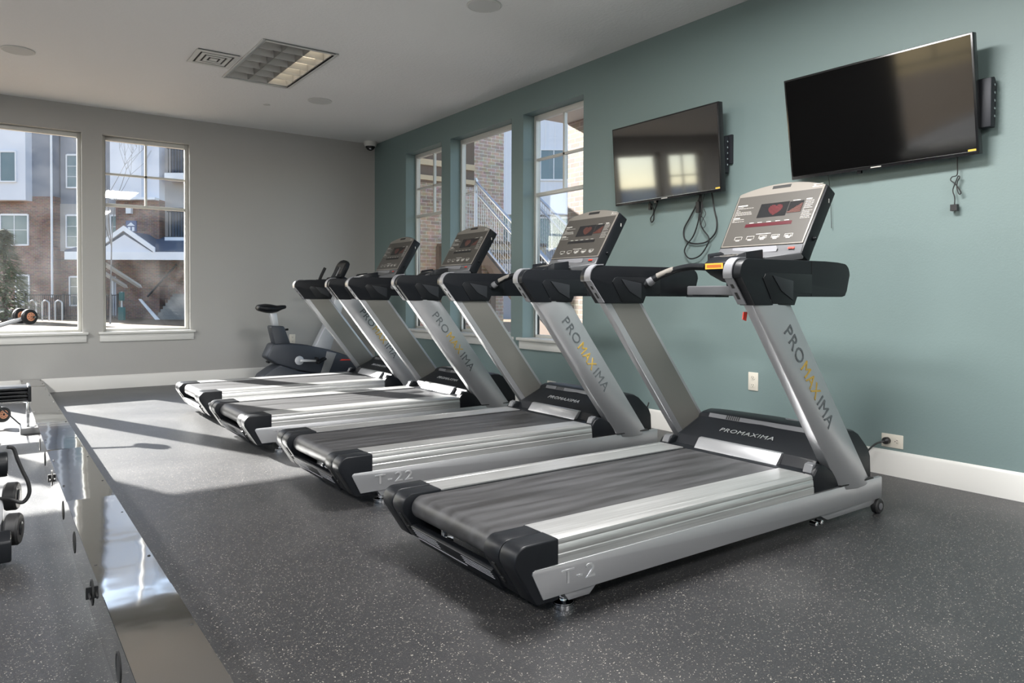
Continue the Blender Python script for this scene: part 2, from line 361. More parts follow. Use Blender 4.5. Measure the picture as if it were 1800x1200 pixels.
# ------------------------------------------------------------------ ceiling fixtures
def troffer(x0, x1, y0, y1, lit):
    cx, cy = (x0+x1)/2, (y0+y1)/2
    t = thing('ceiling_light', (cx, cy, H)); w, l = (x1-x0)/2, (y1-y0)/2
    d = .004
    fr = MB()
    for b in ((-w, -w+.03, -l, l), (w-.03, w, -l, l), (-w+.03, w-.03, -l, -l+.03), (-w+.03, w-.03, l-.03, l)): fr.box(*b, -.012, 0)
    fr.build('frame', trofferw, t, bevel=.002)
    up = .062 if lit == 'one' else 0          # recessed body, or a body hanging just below the ceiling
    g = MB()
    for b in ((-w+.03, -w+.042, -l+.03, l-.03), (w-.042, w-.03, -l+.03, l-.03), (-w+.042, w-.042, -l+.03, -l+.042), (-w+.042, w-.042, l-.042, l-.03)): g.box(*b, up-.004, up-.001)
    g.build('gap', slot_m, t)
    MB().box(-w+.03, w-.03, -l+.03, l-.03, up-.001, up+.002).build('reflector', louver, t)
    cw = (2*w-.084)/3
    for k in range(3):
        xa = -w+.042+cw*k; blades = MB(); n = 6; cl = (2*l-.084)/n; z0, z1 = up-.003, up-.062
        lamp = lit == 'all' or k == 2
        for j in range(n+1):
            yy = -l+.042+cl*j
            blades.prism([(yy-.010 if j else yy, z0), (yy+.010 if j < n else yy, z0), (yy+.0015, z1), (yy-.0015, z1)], 'x', xa+.003, xa+cw-.003)
        for xx in (xa, xa+cw): blades.prism([(xx-.010 if xx > -w+.05 else xx, z0), (xx+.010 if xx < w-.05 else xx, z0), (xx+.0015, z1), (xx-.0015, z1)], 'y', -l+.042, l-.042)
        blades.build('louvre', louver, t)
        tb = MB().box(xa+.012, xa+cw-.012, -l+.045, l-.045, up-.006, up-.003)
        tb.build('lamp_panel', (tubewarm if lit == 'one' else tubewhite) if lamp else louver, t)
    if lit == 'all':
        ld = bpy.data.lights.new('added_fill_light', 'AREA'); ld.shape = 'RECTANGLE'; ld.size = 2*w-.1; ld.size_y = 2*l-.1; ld.energy = FILL_W; ld.color = (1, .985, .97)
        lo = bpy.data.objects.new('added_fill_light', ld); COL.objects.link(lo); lo.parent = t; lo.location = (0, 0, -.07)
    return t
tag(troffer(-2.453, -1.82, 5.835, 7.075, 'one'), 'recessed louvred ceiling light with one warm lit strip beside the square vent', 'ceiling light')
for x, y in ((-2.13, 2.2), (-2.13, -1.6), (-6.4, 6.4), (-6.4, 2.2), (-6.4, -1.6)):  # unseen lamps, added to lift the indoor light
    tag(troffer(x-.31, x+.31, y-.62, y+.62, 'all'), 'added louvred fill light, out of view, ahead of or beside the camera', 'ceiling light', 'added fill lights out of view')
def vent():
    t = thing('ceiling_vent', (-2.645, 6.575, H), label='small square white ceiling air vent with stepped rings, beside the louvred light', cat='vent')
    MB().box(-.165, .165, -.2, .2, -.006, 0).build('backing', slot_m, t)
    for a, b, z in ((.172, .136, -.012), (.119, .090, -.013), (.073, .048, -.014)):
        ring = MB()
        for q in ((-a, -b, -a, a), (b, a, -a, a), (-b, b, -a, -b), (-b, b, b, a)): ring.box(q[0], q[1], q[2]*1.16, q[3]*1.16, z, z+.006)
        ring.build('ring', trofferw, t)
    MB().box(-.03, .03, -.035, .035, -.015, -.009).build('centre_plate', trofferw, t)
vent()
for (x, y), lab in (((-4.006, 7.323), 'round ceiling speaker at the far left above the windows'), ((-1.408, 7.344), 'round ceiling speaker between the louvred light and the corner'), ((-1.407, 4.261), 'round ceiling speaker at the top edge, nearest the camera')):
    t = thing('ceiling_speaker', (x, y, H), label=lab, cat='speaker', group='round ceiling speakers')
    MB().lathe([(.122, 0), (.122, -.006), (.112, -.010), (.108, -.008), (.108, 0)], (0, 0, 0)).build('rim', trofferw, t)
    MB().lathe([(.109, 0), (.109, -.008), (0, -.010)], (0, 0, 0)).build('grille', grille, t)
t = thing('sprinkler', (-1.805, 7.834, H), label='small flat sprinkler cover on the ceiling near the back wall', cat='sprinkler')
MB().lathe([(.034, 0), (.034, -.004), (.02, -.007), (0, -.008)], (0, 0, 0)).build('cover_plate', trofferw, t)
t = thing('security_camera', (-.125, 8.9, H), label='white dome security camera in the ceiling corner', cat='camera')
MB().lathe([(.082, 0), (.085, -.03), (.078, -.052), (.066, -.062)], (0, 0, 0)).build('housing', white, t)
MB().lathe([(.064, -.055), (.06, -.075), (.042, -.1), (.018, -.114), (0, -.117)], (0, 0, 0)).build('dome', tvblack, t)
MB().lathe([(.012, 0), (.012, .01), (0, .012)], (-.02, -.045, -.098), (-.3, -.8, -.5)).build('lens', chrome, t)

# ------------------------------------------------------------------ treadmills
DX = 1.8          # local x = world x + DX
HW = .4525        # half width
def X(pts): return [(x+DX, z) for x, z in pts]
def make_treadmill():
    R = thing('treadmill')
    # side plates -----------------------------------------------------------
    plate = X([(-2.831, .080), (-2.874, .166), (-2.871, .175), (-2.862, .179), (-.796, .179), (-.789, .172), (-.789, .077)])
    for s in (-1, 1):
        MB().prism(plate, 'y', s*(HW+.004), s*(HW-.012)).build('side_plate', silver, R, bevel=.0012)
        br = X([(-1.30, .078), (-.83, .078), (-.80, .06), (-.87, .044), (-1.22, .042)])
        MB().prism(br, 'y', s*(HW-.012), s*(HW-.035)).build('wheel_bracket', silver, R, bevel=.002)
        wh = thing('transport_wheel', (-.800+DX, s*(HW-.012), .036)); wh.parent = R
        MB().lathe([(.006, -.016), (.03, -.016), (.036, -.011), (.036, .011), (.03, .016), (.006, .016)], (0, 0, 0), (0, 1, 0)).build('tyre', rubber, wh)
        MB().lathe([(.016, -.002), (.016, .004), (.008, .006), (0, .006)], (0, s*.015, 0), (0, s, 0), 14).build('hub', greyp, wh)
        lv = MB()
        lv.lathe([(.011, 0), (.011, .03), (.006, .034)], (-1.285+DX, s*(HW-.03), .045), (0, s, 0), 12); lv.lathe([(.011, 0), (.011, .03), (.006, .034)], (-1.325+DX, s*(HW-.03), .044), (0, s, 0), 12)
        lv.build('pivot_bolt', chrome, R)
        # feet
        ft = thing('levelling_foot', (-2.69+DX, s*(HW-.07), 0)); ft.parent = R
        MB().lathe([(.036, 0), (.0365, .002), (.0365, .016), (.034, .018), (.034, .0205), (.012, .024), (.012, .03)], (0, 0, 0), seg=32).build('disc', chrome, ft)
        MB().lathe([(.0075, .024), (.0075, .07)], (0, 0, 0), seg=12).build('stem', chrome, ft)
        MB().lathe([(.014, .034), (.014, .046)], (0, 0, 0), seg=6).build('nut', chrome, ft)
        MB().prism([(-.055, .085), (.105, .085), (.062, .048), (-.028, .048)], 'y', s*.062, s*.022).build('foot_bracket', silver, ft, bevel=.004)
        # rails: aluminium running boards with a grooved profile
        sec = [(.2775, .18), (.2775, .2585), (.398, .2585), (.400, .2568), (.406, .2568), (.408, .2585), (.434, .2580), (.4405, .2545), (.4435, .244), (.4425, .238), (.445, .235), (.4475, .214), (.4465, .209), (.449, .206), (.4505, .18)]
        MB().prism([(s*y, z) for y, z in sec], 'x', -2.77+DX, -1.345+DX).build('side_rail', alu, R)
        MB().prism([(s*.268, .236), (s*.2775, .236), (s*.2775, .2545), (s*.268, .2545)], 'x', -2.77+DX, -1.3+DX).build('rail_seal', blackp, R)
        # rear end cap: outer shell and inner strip
        capp = [(-2.766, .2605)]+arc(-2.893, .2135, .047, 90, 212, 9)+[(-2.858, .070), (-2.848, .064), (-2.766, .064)]
        shell = MB().prism(X(capp), 'y', s*HW, s*.368).build('end_cap', darkp, R, bevel=.012, seg=3)
        cap2 = [(-2.766, .259)]+arc(-2.893, .2130, .0465, 90, 212, 9)+[(-2.859, .074), (-2.849, .068), (-2.766, .068)]
        inner = MB().prism(X(cap2), 'y', s*.366, s*.2785).build('cap_strip', darkp, R, bevel=.005)
        sl = MB()
        for (xa, za, xb, zb) in ((-2.927, .180, -2.900, .136), (-2.893, .125, -2.885, .112)):
            d = Vector((xb-xa, 0, zb-za)).normalized(); n = Vector((d.z, 0, -d.x))
            p = Vector((xa+DX, s*.322, za)); q = Vector((xb+DX, s*.322, zb))
            w = Vector((0, .008, 0))
            o = Vector((-.0030, 0, -.0016))
            sl.solid([p-w+o, p+w+o, q+w+o, q-w+o], (.004, 0, .002))
        sl.build('cap_slot', slot_m, inner)
    # belt, roller, underside -------------------------------------------------
    loop = [(-1.25, .2525)]+arc(-2.862, .2075, .045, 90, 270, 15)+[(-1.25, .1625), (-1.25, .166)]+arc(-2.862, .2075, .0415, 270, 90, 15)+[(-1.25, .249)]
    MB().prism(X(loop), 'y', -.2665, .2665).build('belt', belt_m, R)
    MB().lathe([(.012, -.28), (.012, -.265), (.0405, -.265), (.0405, .265), (.012, .265), (.012, .28)], (-2.862+DX, 0, .2075), (0, 1, 0), 32).build('rear_roller', chrome, R)
    MB().box(-2.80+DX, -1.28+DX, -.262, .262, .215, .2485).build('deck_board', blackp, R)
    fr = MB()
    for s in (-1, 1): fr.box(-2.76+DX, -.83+DX, s*.40-.03, s*.40+.03, .09, .16)
    fr.box(-2.66+DX, -2.6+DX, -.38, .38, .1, .14); fr.box(-.9+DX, -.84+DX, -.38, .38, .1, .16)
    fr.build('base_frame', blackp, R)
    # rear guard with ribbed ends
    gd = X([(-2.906, .134), (-2.859, .063), (-2.83, .063), (-2.83, .105), (-2.872, .142), (-2.896, .142)])
    g = MB().prism(gd, 'y', -.2785, .2785).build('rear_guard', darkp, R, bevel=.002)
    rb = MB(); dv = Vector((.047, 0, -.071)).normalized(); nv = Vector((-.834, 0, -.552))
    for s in (-1, 1):
        for k in range(4):
            p = Vector((-2.906+DX, 0, .134))+dv*(.008+k*.011); a, b = sorted((s*.085, s*.268))
            c0, c1 = p-dv*.0014, p+dv*.0014
            rb.solid([(c0.x, a, c0.z), (c1.x, a, c1.z), (c1.x, b, c1.z), (c0.x, b, c0.z)], nv*.0016)
    p = Vector((-2.906+DX, 0, .134))+dv*.056
    rb.solid([(p.x, -.085, p.z), (p.x+dv.x*.004, -.085, p.z+dv.z*.004), (p.x+dv.x*.004, .27, p.z+dv.z*.004), (p.x, .27, p.z)], nv*.002)
    rb.build('rib', rimp, g)
    # motor hood ----------------------------------------------------------------
    hp = [(-1.343, .254), (-1.280, .259), (-1.250, .303), (-1.083, .380), (-1.070, .4015), (-1.045, .4105), (-.995, .4175), (-.945, .411), (-.905, .392), (-.815, .312), (-.795, .27), (-.789, .179), (-.789, .125), (-1.343, .125)]
    def ring(y, k): return [(x+DX, y, .125+(z-.125)*k if z > .26 else z) for x, z in hp]
    hood = MB().loft([ring(-.402, .965), ring(-.385, .985), ring(-.30, .998), ring(0, 1.012), ring(.30, .998), ring(.385, .985), ring(.402, .965)]).build('motor_hood', darkp, R, bevel=.004)
    vn = MB()
    for k in range(7):
        y = .215-k*.0125; a = Vector((-1.0815+DX, y, .3835)); b = Vector((-1.0705+DX, y, .4020))
        vn.solid([a+Vector((-.002, -.0035, .001)), a+Vector((-.002, .0035, .001)), b+Vector((-.002, .0035, .001)), b+Vector((-.002, -.0035, .001))], (.002, 0, -.001))
    vn.build('vent_slot', slot_m, hood)
    band = MB().solid([(-1.0825+DX, .33, .3815), (-1.0825+DX, -.36, .3815), (-1.0705+DX, -.36, .4015), (-1.0705+DX, .33, .4015)], (-.0012, 0, .0008)); band.build('vent_band', greyp, hood)
    ov = []
    for k in range(24):
        a = 2*math.pi*k/24; ov.append(((-1.012+.014*math.cos(a))+DX, -.13+.042*math.sin(a), .4215))
    oi = [(( -1.012+(x-DX+1.012)*.72)+DX, -.13+(y+.13)*.88, z) for x, y, z in ov]
    oo = MB()
    for k in range(24):
        j = (k+1) % 24; oo.solid([ov[k], ov[j], oi[j], oi[k]], (0, 0, .0015))
    oo.build('oval_badge', rimp, hood)
    sd = Vector((.179, 0, .078)).normalized()
    text_mesh('PROMAXIMA', (-1.172+DX, .022, .3455), (0, -1, 0), sd, .315, .030, .0012, 'hood_lettering', silver_l, hood, 1.1)
    kp = X([(-1.309, .2570), (-1.273, .3035), (-1.267, .3070), (-1.250, .3085), (-1.245, .30), (-1.275, .2570)])
    MB().prism(kp, 'y', -.238, .24).build('kick_plate', silver, R, bevel=.003)
    # uprights --------------------------------------------------------------------
    def post_edge(z): return -1.144-.7763*(z-.173), -.877-.7811*(z-.168)
    for s in (-1, 1):
        rings = []
        for z in (.166, 1.02):
            a, b = post_edge(z)
            w = b-a
            rings.append([(a+DX, s*(HW-.050), z), (a+.004+DX, s*(HW-.006), z-.001), (a+w*.10+DX, s*(HW+.003), z-.006 if z < .5 else z), (a+w*.46+DX, s*(HW+.013), z-.011 if z < .5 else z), (a+w*.74+DX, s*(HW+.010), z-.006 if z < .5 else z), (b+DX, s*(HW-.008), z), (b+.004+DX, s*(HW-.022), z), (b+DX, s*(HW-.050), z)])
        up = MB().loft(rings).build('upright', silver, R, bevel=.004, seg=3)
        ip = []
        for z in (.25, 1.0):
            a, b = post_edge(z); ip.append((a+.045+DX, s*(HW-.051), z)); ip.append((b-.022+DX, s*(HW-.051), z))
        MB().solid([ip[0], ip[1], ip[3], ip[2]], (0, s*.002, 0)).build('inner_panel', silver_in, up)
        # boot round the foot of the upright
        bp = X([(-1.343, .178), (-1.343, .256), (-1.318, .284), (-1.285, .298), (-1.262, .292), (-1.20, .262), (-1.165, .23), (-1.14, .178)])
        boot = MB().prism(bp, 'y', s*(HW-.004), s*.385).build('upright_boot', darkp, R, bevel=.010, seg=3)
        MB().prism(X([(-1.338, .262), (-1.312, .272), (-1.296, .302), (-1.322, .296)]), 'y', s*.43, s*.388).build('boot_stop', greyp, boot, bevel=.003)
        sh = X([(-1.15, .178), (-1.155, .192), (-1.05, .172), (-.87, .186), (-.86, .178), (-.95, .1785), (-1.05, .168)])
        MB().prism(X([(-1.148, .1795), (-1.15, .186), (-.872, .186), (-.868, .1795)]), 'y', s*(HW+.008), s*(HW-.05)).build('upright_gasket', slot_m, up, bevel=.002)
        # arm: plastic head of the upright reaching forward
        ap = [(-1.786, .992), (-1.876, 1.104)]+[(-1.826+.058*math.cos(a), 1.117+.058*math.sin(a)) for a in [math.radians(200-k*11) for k in range(0, 11)]]+[(-1.30, 1.180), (-1.20, 1.178)]+[(-1.155+.05*math.cos(a), 1.124+.05*math.sin(a)) for a in [math.radians(80-k*16) for k in range(0, 6)]]+[(-1.128, 1.052), (-1.142, 1.032), (-1.165, 1.027), (-1.505, 1.027), (-1.523, .992)]
        arm = MB().prism(X(ap), 'y', s*(HW+.012), s*(HW-.062)).build('handle_arm', darkp, R, bevel=.014, seg=3)
        pp = [(-1.742, 1.098), (-1.725, 1.118), (-1.705, 1.122), (-1.405, 1.122), (-1.405, 1.040), (-1.50, 1.040), (-1.535, .998), (-1.675, .998)]
        for side in (1, -1):
            y0 = s*(HW+.0115) if side == 1 else s*(HW-.0615); y1 = y0+s*side*.004
            MB().prism(X(pp), 'y', y0, y1).build('arm_panel', blackp, arm, bevel=.003)
            q = y1+s*side*.0005
            MB().solid([(-1.685+DX, q, 1.112), (-1.545+DX, q, 1.092), (-1.545+DX, q, 1.012), (-1.625+DX, q, 1.05)], (0, s*side*.004, 0)).build('panel_facet', facet_m, arm, bevel=.002)
        MB().box(-1.4045+DX, -1.4025+DX, s*(HW-.0635), s*(HW+.0135), 1.03, 1.177).build('arm_seam', slot_m, arm)
        # grey strap over the back of the arm, with two slots
        path = [(-1.792, .998), (-1.880, 1.104)]+[(-1.826+.060*math.cos(a), 1.117+.060*math.sin(a)) for a in [math.radians(196-k*12) for k in range(0, 9)]]+[(-1.80, 1.1785)]
        st = MB(); y0, y1 = s*(HW-.064), s*(HW-.024)
        rg = []
        for i, (x, z) in enumerate(path):
            x_, z_ = path[min(i+1, len(path)-1)]; xm, zm = path[max(i-1, 0)]
            tx, tz = x_-xm, z_-zm; L_ = math.hypot(tx, tz); nx, nz = -tz/L_, tx/L_
            if nx*(-1)+nz*.5 < 0: nx, nz = -nx, -nz
            rg.append([(x+DX, y0, z), (x+DX, y1, z), (x+nx*.005+DX, y1, z+nz*.005), (x+nx*.005+DX, y0, z+nz*.005)])
        strap = st.loft(rg).build('arm_strap', rimp, arm)
        sl = MB(); d = Vector((-.088, 0, .106)).normalized(); n = Vector((-d.z, 0, d.x)); n = n if n.x < 0 else -n
        for t0, t1 in ((.028, .062), (.084, .104)):
            p = Vector((-1.792+DX, s*(HW-.044), .998))+n*.0052; w = Vector((0, .0065, 0))
            sl.solid([p+d*t0-w, p+d*t0+w, p+d*t1+w, p+d*t1-w], n*.0008)
        sl.build('strap_slot', slot_m, strap)
        # curved hand grips from the sensor pod out to the arms
        grip = MB().tube([(-1.425+DX, s*.075, 1.168), (-1.425+DX, s*.17, 1.172), (-1.44+DX, s*.26, 1.158), (-1.475+DX, s*.34, 1.125), (-1.51+DX, s*.395, 1.085)], .017, 12, 6).build('hand_grip', blackp, R)
        MB().tube([(-1.440+DX, s*.262, 1.1595), (-1.455+DX, s*.30, 1.1465), (-1.476+DX, s*.341, 1.1265)], .0178, 12, 5).build('pulse_sensor', bezel, grip)
        MB().lathe([(.019, 0), (.022, .01), (.022, .03), (.018, .034)], (-1.487+DX, s*.358, 1.112), (-.35, s*.65, -.5), 14).build('grip_collar', greyp, grip)
    ah = -1
    for a0, s_, m_ in ((0, 'PRO', ink), (1, 'MAX', gold), (2, 'IMA', ink)):
        ax = Vector((-.7763, 0, 1)).normalized()*-1       # reading direction: down the post
        up_ = Vector((-ax.z, 0, ax.x)); up_ = up_ if up_.x > 0 else -up_
        c = Vector((-1.4020+DX, -(HW+.0128), .6715))+ax*((a0-1)*.196)+up_*.002
        w_ = (.178, .178, .150)[a0]
        if a0 == 2: c = c-ax*.012
        text_mesh(s_, c, ax, up_, w_, .055, .0012, 'post_lettering', m_, R, 1.05)
    # cross bar, pod, neck, console ----------------------------------------------------
    MB().prism(X([(-1.192, 1.036), (-1.192, 1.078), (-1.185, 1.083), (-1.12, 1.083), (-1.112, 1.076), (-1.112, 1.036), (-1.12, 1.031), (-1.185, 1.031)]), 'y', -.392, .392).build('cross_bar', greyp, R, bevel=.002)
    MB().box(-1.235+DX, -1.13+DX, .17, .36, 1.024, 1.031).build('bar_bracket', blackp, R)
    pod = MB()
    pod.loft([[(-1.452+DX, y*1.0, z) for y, z in ((-.062, 1.150), (.062, 1.150), (.066, 1.186), (-.066, 1.186))],
              [(-1.40+DX, y, z) for y, z in ((-.072, 1.128), (.072, 1.128), (.076, 1.212), (-.076, 1.212))],
              [(-1.30+DX, y, z) for y, z in ((-.085, 1.10), (.085, 1.10), (.088, 1.232), (-.088, 1.232))],
              [(-1.20+DX, y, z) for y, z in ((-.085, 1.085), (.085, 1.085), (.088, 1.222), (-.088, 1.222))]])
    pod = pod.build('sensor_pod', darkp, R, bevel=.008)
    for s in (-1, 1):
        MB().loft([[(-1.395+DX, s*.074, 1.165), (-1.395+DX, s*.080, 1.222), (-1.372+DX, s*.110, 1.236), (-1.372+DX, s*.112, 1.165)],
                   [(-1.27+DX, s*.085, 1.165), (-1.27+DX, s*.090, 1.240), (-1.255+DX, s*.122, 1.252), (-1.255+DX, s*.124, 1.165)]]).build('pod_wing', darkp, pod, bevel=.005)
    MB().solid([(-1.4525+DX, .056, 1.1565), (-1.4525+DX, -.046, 1.1565), (-1.4525+DX, -.046, 1.1835), (-1.4525+DX, .056, 1.1835)], (-.0015, 0, 0)).build('warning_label', orange, pod)
    MB().solid([(-1.4540+DX, .047, 1.163), (-1.4540+DX, -.037, 1.163), (-1.4540+DX, -.037, 1.177), (-1.4540+DX, .047, 1.177)], (-.0006, 0, 0)).build('label_print', orange_d, pod)
    dd = MB(); cpt = Vector((-1.350+DX, 0, 1.2228)); ex = Vector((.1, 0, .02)).normalized(); ey = Vector((0, 1, 0)); ez = ex.cross(ey)
    ro = [cpt+ex*.036*math.cos(2*math.pi*k/28)+ey*.048*math.sin(2*math.pi*k/28) for k in range(28)]
    ri = [cpt+ex*.031*math.cos(2*math.pi*k/28)+ey*.042*math.sin(2*math.pi*k/28) for k in range(28)]
    for k in range(28):
        j = (k+1) % 28; dd.solid([ro[k], ro[j], ri[j], ri[k]], ez*.0015)
    dd.solid([cpt+ex*-.006+ey*-.028, cpt+ex*.001+ey*-.028, cpt+ex*.006+ey*.028, cpt+ex*-.001+ey*.028], ez*.0015)
    dd.build('safety_key_ring', bezel, pod)
    MB().loft([[(-1.19+DX, y, 1.075) for y in (-.14, .14)]+[(-1.10+DX, y, 1.075) for y in (.14, -.14)],
               [(-1.17+DX, y, 1.215) for y in (-.17, .17)]+[(-1.05+DX, y, 1.215) for y in (.17, -.17)]]).build('console_neck', darkp, R, bevel=.006)
    # console in its own frame: origin at the fold, u up the face, v across (world -y is right), n backwards
    o = Vector((-1.11+DX, 0, 1.284)); ud = Vector((.172, 0, .29)).normalized(); nd = Vector((ud.z, 0, -ud.x)); vd = Vector((0, 1, 0))
    def F(u, v, n=0): return o+ud*u+vd*v+nd*n
    out = [(-.062, -.247), (0, -.247), (.333, -.257)]+[(.333+.052*(1-((v/.257)**2)), v) for v in [-.257+.514*k/18 for k in range(1, 18)]]+[(.333, .257), (0, .247), (-.062, .247)]
    con = MB().solid([F(u, v, .004) for u, v in out], nd*.075).build('console', darkp, R, bevel=.007, seg=2)
    o2 = [(-.004, -.236), (.333, -.246)]+[(.333+.044*(1-((v/.246)**2)), v) for v in [-.246+.492*k/18 for k in range(1, 18)]]+[(.333, .246), (-.004, .236)]
    MB().solid([F(u, v, .005) for u, v in o2], nd*-.007).build('face_plate', bezel, con, bevel=.003)
    MB().solid([F(*p, -.0018) for p in ((.004, -.228), (.312, -.237), (.312, .237), (.004, .228))], nd*-.0012).build('control_film', film, con)
    # lower lip and keypad shelf
    lip = MB().solid([F(-.006, -.240, 0), F(-.006, .240, 0), F(-.058, .243, 0), (-1.25+DX, .125, 1.212), (-1.25+DX, -.125, 1.212), F(-.058, -.243, 0)], (.02, 0, -.03)).build('keypad_shelf', greyp, con, bevel=.004)
    MB().solid([(-1.252+DX, .11, 1.2135), (-1.252+DX, -.11, 1.2135), (-1.36+DX, -.085, 1.222), (-1.36+DX, .085, 1.222)], (0, 0, -.02)).build('shelf_bridge', greyp, con, bevel=.003)
    pts = [F(-.014, .15, -.0045), F(-.014, -.10, -.0045), F(-.03, -.115, -.0075), F(-.05, -.115, -.0085), F(-.05, .15, -.0085)]
    MB().solid(pts, nd*-.002).build('keypad', rimp, con)
    MB().solid([F(-.028, -.172, -.0057), F(-.028, -.206, -.0057), F(-.038, -.206, -.007), F(-.038, -.172, -.007)], nd*-.0025).build('stop_button', red, con)
    FZ = -.0031
    def rect(mb, u0, u1, v0, v1, n=FZ, th=.0005): mb.solid([F(u0, v0, n), F(u1, v0, n), F(u1, v1, n), F(u0, v1, n)], nd*-th)
    m_ = MB(); rect(m_, .167, .253, -.083, .082); scr = m_.build('led_screen', screen_m, con)
    hs = MB()
    for iu in range(17):
        for iv in range(21):
            a = (iv-10)/8.2; b = (iu-7)/7.0
            if (a*a+b*b-1)**3-a*a*b**3 < 0:
                uu, vv = .2085+(iu-8)*.0042, -.012+(iv-10)*.0042
                rect(hs, uu-.0011, uu+.0011, vv-.0011, vv+.0011, FZ-.0005, .0004)
    hs.build('led_heart', ledr, scr)
    m_ = MB(); rect(m_, .180, .249, -.163, -.086); sub = m_.build('profile_window', screen_m, con)
    hs = MB()
    for iv in range(14):
        for iu in range(2+int(iv*.75)):
            uu, vv = .184+iu*.0048, -.090-iv*.0052
            rect(hs, uu-.0013, uu+.0013, vv-.0015, vv+.0015, FZ-.0005, .0004)
    hs.build('profile_dots', leddim, sub)
    m_ = MB(); rect(m_, .112, .1325, -.136, .133); bar = m_.build('readout_bar', ledbar, con)
    pr = MB(); rnd = random.Random(3)
    def block(u0, u1, v0, v1, n, header=True):
        if header: rect(pr, u1-.006, u1, v0+(v1-v0)*.45, v1); u1 -= .009
        for k in range(n):
            uu = u1-(u1-u0)*(k+.5)/n; vv = v1
            while vv > v0+.012:
                wl = rnd.uniform(.006, .018); rect(pr, uu-.0008, uu+.0008, max(v0, vv-wl), vv); vv -= wl+.0022
                if rnd.random() < .07: break
    block(.184, .258, .118, .226, 8); block(.150, .179, .152, .226, 3); block(.138, .258, -.228, -.172, 13)
    for v in (.10, .052, .0, -.052, -.102): rect(pr, .1365, .1395, v-.014, v+.012)
    rect(pr, .253, .256, -.14, -.10); rect(pr, .064, .067, -.04, .045)
    for k in range(5):
        v = .145-k*.0725; 
        for a in ((.054, .0555, v-.022, v+.022), (.036, .0375, v-.016, v+.016), (.037, .055, v+.0205, v+.022), (.037, .055, v-.022, v-.0205)): rect(pr, *a)
        if k >= 2:
            for j in range(6): rect(pr, .039, .040+.008*rnd.random()+(.003 if k < 4 else 0), v-.015+j*.0055, v-.0115+j*.0055)
        rect(pr, .030, .033, v-.011, v+.011)
    rect(pr, .324, .327, -.232, -.18); rect(pr, .340, .342, -.232, -.18); rect(pr, .330, .336, -.196, -.186)
    pr.build('legend_print', print_w, con)
    m_ = MB(); rect(m_, .345, .364, -.053, .053, -.0016, .0006); m_.build('speaker_slot', slot_m, con)
    MB().lathe([(.010, 0), (.010, .006), (.006, .010), (.006, .016)], F(.05, -.250, .045), (0, -1, 0), 12).build('side_knob', blackp, con)
    MB().box(-.003, .003, -.001, 0, -.01, .01).build('side_mark', print_w, con, loc=F(.27, -.2555, .05))
    return R
T1 = make_treadmill()
treads = [T1]
for k in range(3): treads.append(copy_tree(T1))
info = [((-DX, 2.2225, 0), 'silver treadmill nearest the camera, side plate reading T-2, red readout bar on its console'),
        ((-DX+.045, 3.690, 0), 'second silver treadmill from the camera, side plate reading T-22 in full view'),
        ((-DX+.02, 5.150, 0), 'third silver treadmill from the camera, below the wide plain window, its plate half hidden'),
        ((-DX+.055, 6.510, 0), 'farthest silver treadmill, in front of the exercise bike in the corner')]
for t, (loc, lab) in zip(treads, info):
    t.location = loc; tag(t, lab, 'treadmill', 'row of treadmills along the teal wall')
for i, t in enumerate(treads):
    s, x0, w = ('T-2', -2.688, .142) if i == 0 else ('T-22', -2.655, .205)
    text_mesh(s, (x0+DX, -(HW+.0042), .1345), (1, 0, 0), (0, 0, 1), w, .045, .002, 'model_lettering', silver_l, t, 1.15)
for t in treads[1:]:
    for c in t.children:
        if c.name.startswith('console'):
            for g in c.children:
                if g.name.startswith('readout_bar'):
                    g.data = g.data.copy(); g.data.materials.clear(); g.data.materials.append(screen_m)
                if g.name.startswith('led_screen'):
                    for k in g.children: k.data = k.data.copy(); k.data.materials.clear(); k.data.materials.append(leddim)
# a red tag hangs inside the near post of the first treadmill
MB().solid([(-1.752+DX, -.385, .965), (-1.728+DX, -.385, .965), (-1.735+DX, -.385, .928), (-1.757+DX, -.385, .935)], (0, .004, 0)).build('hanging_tag', red, T1)

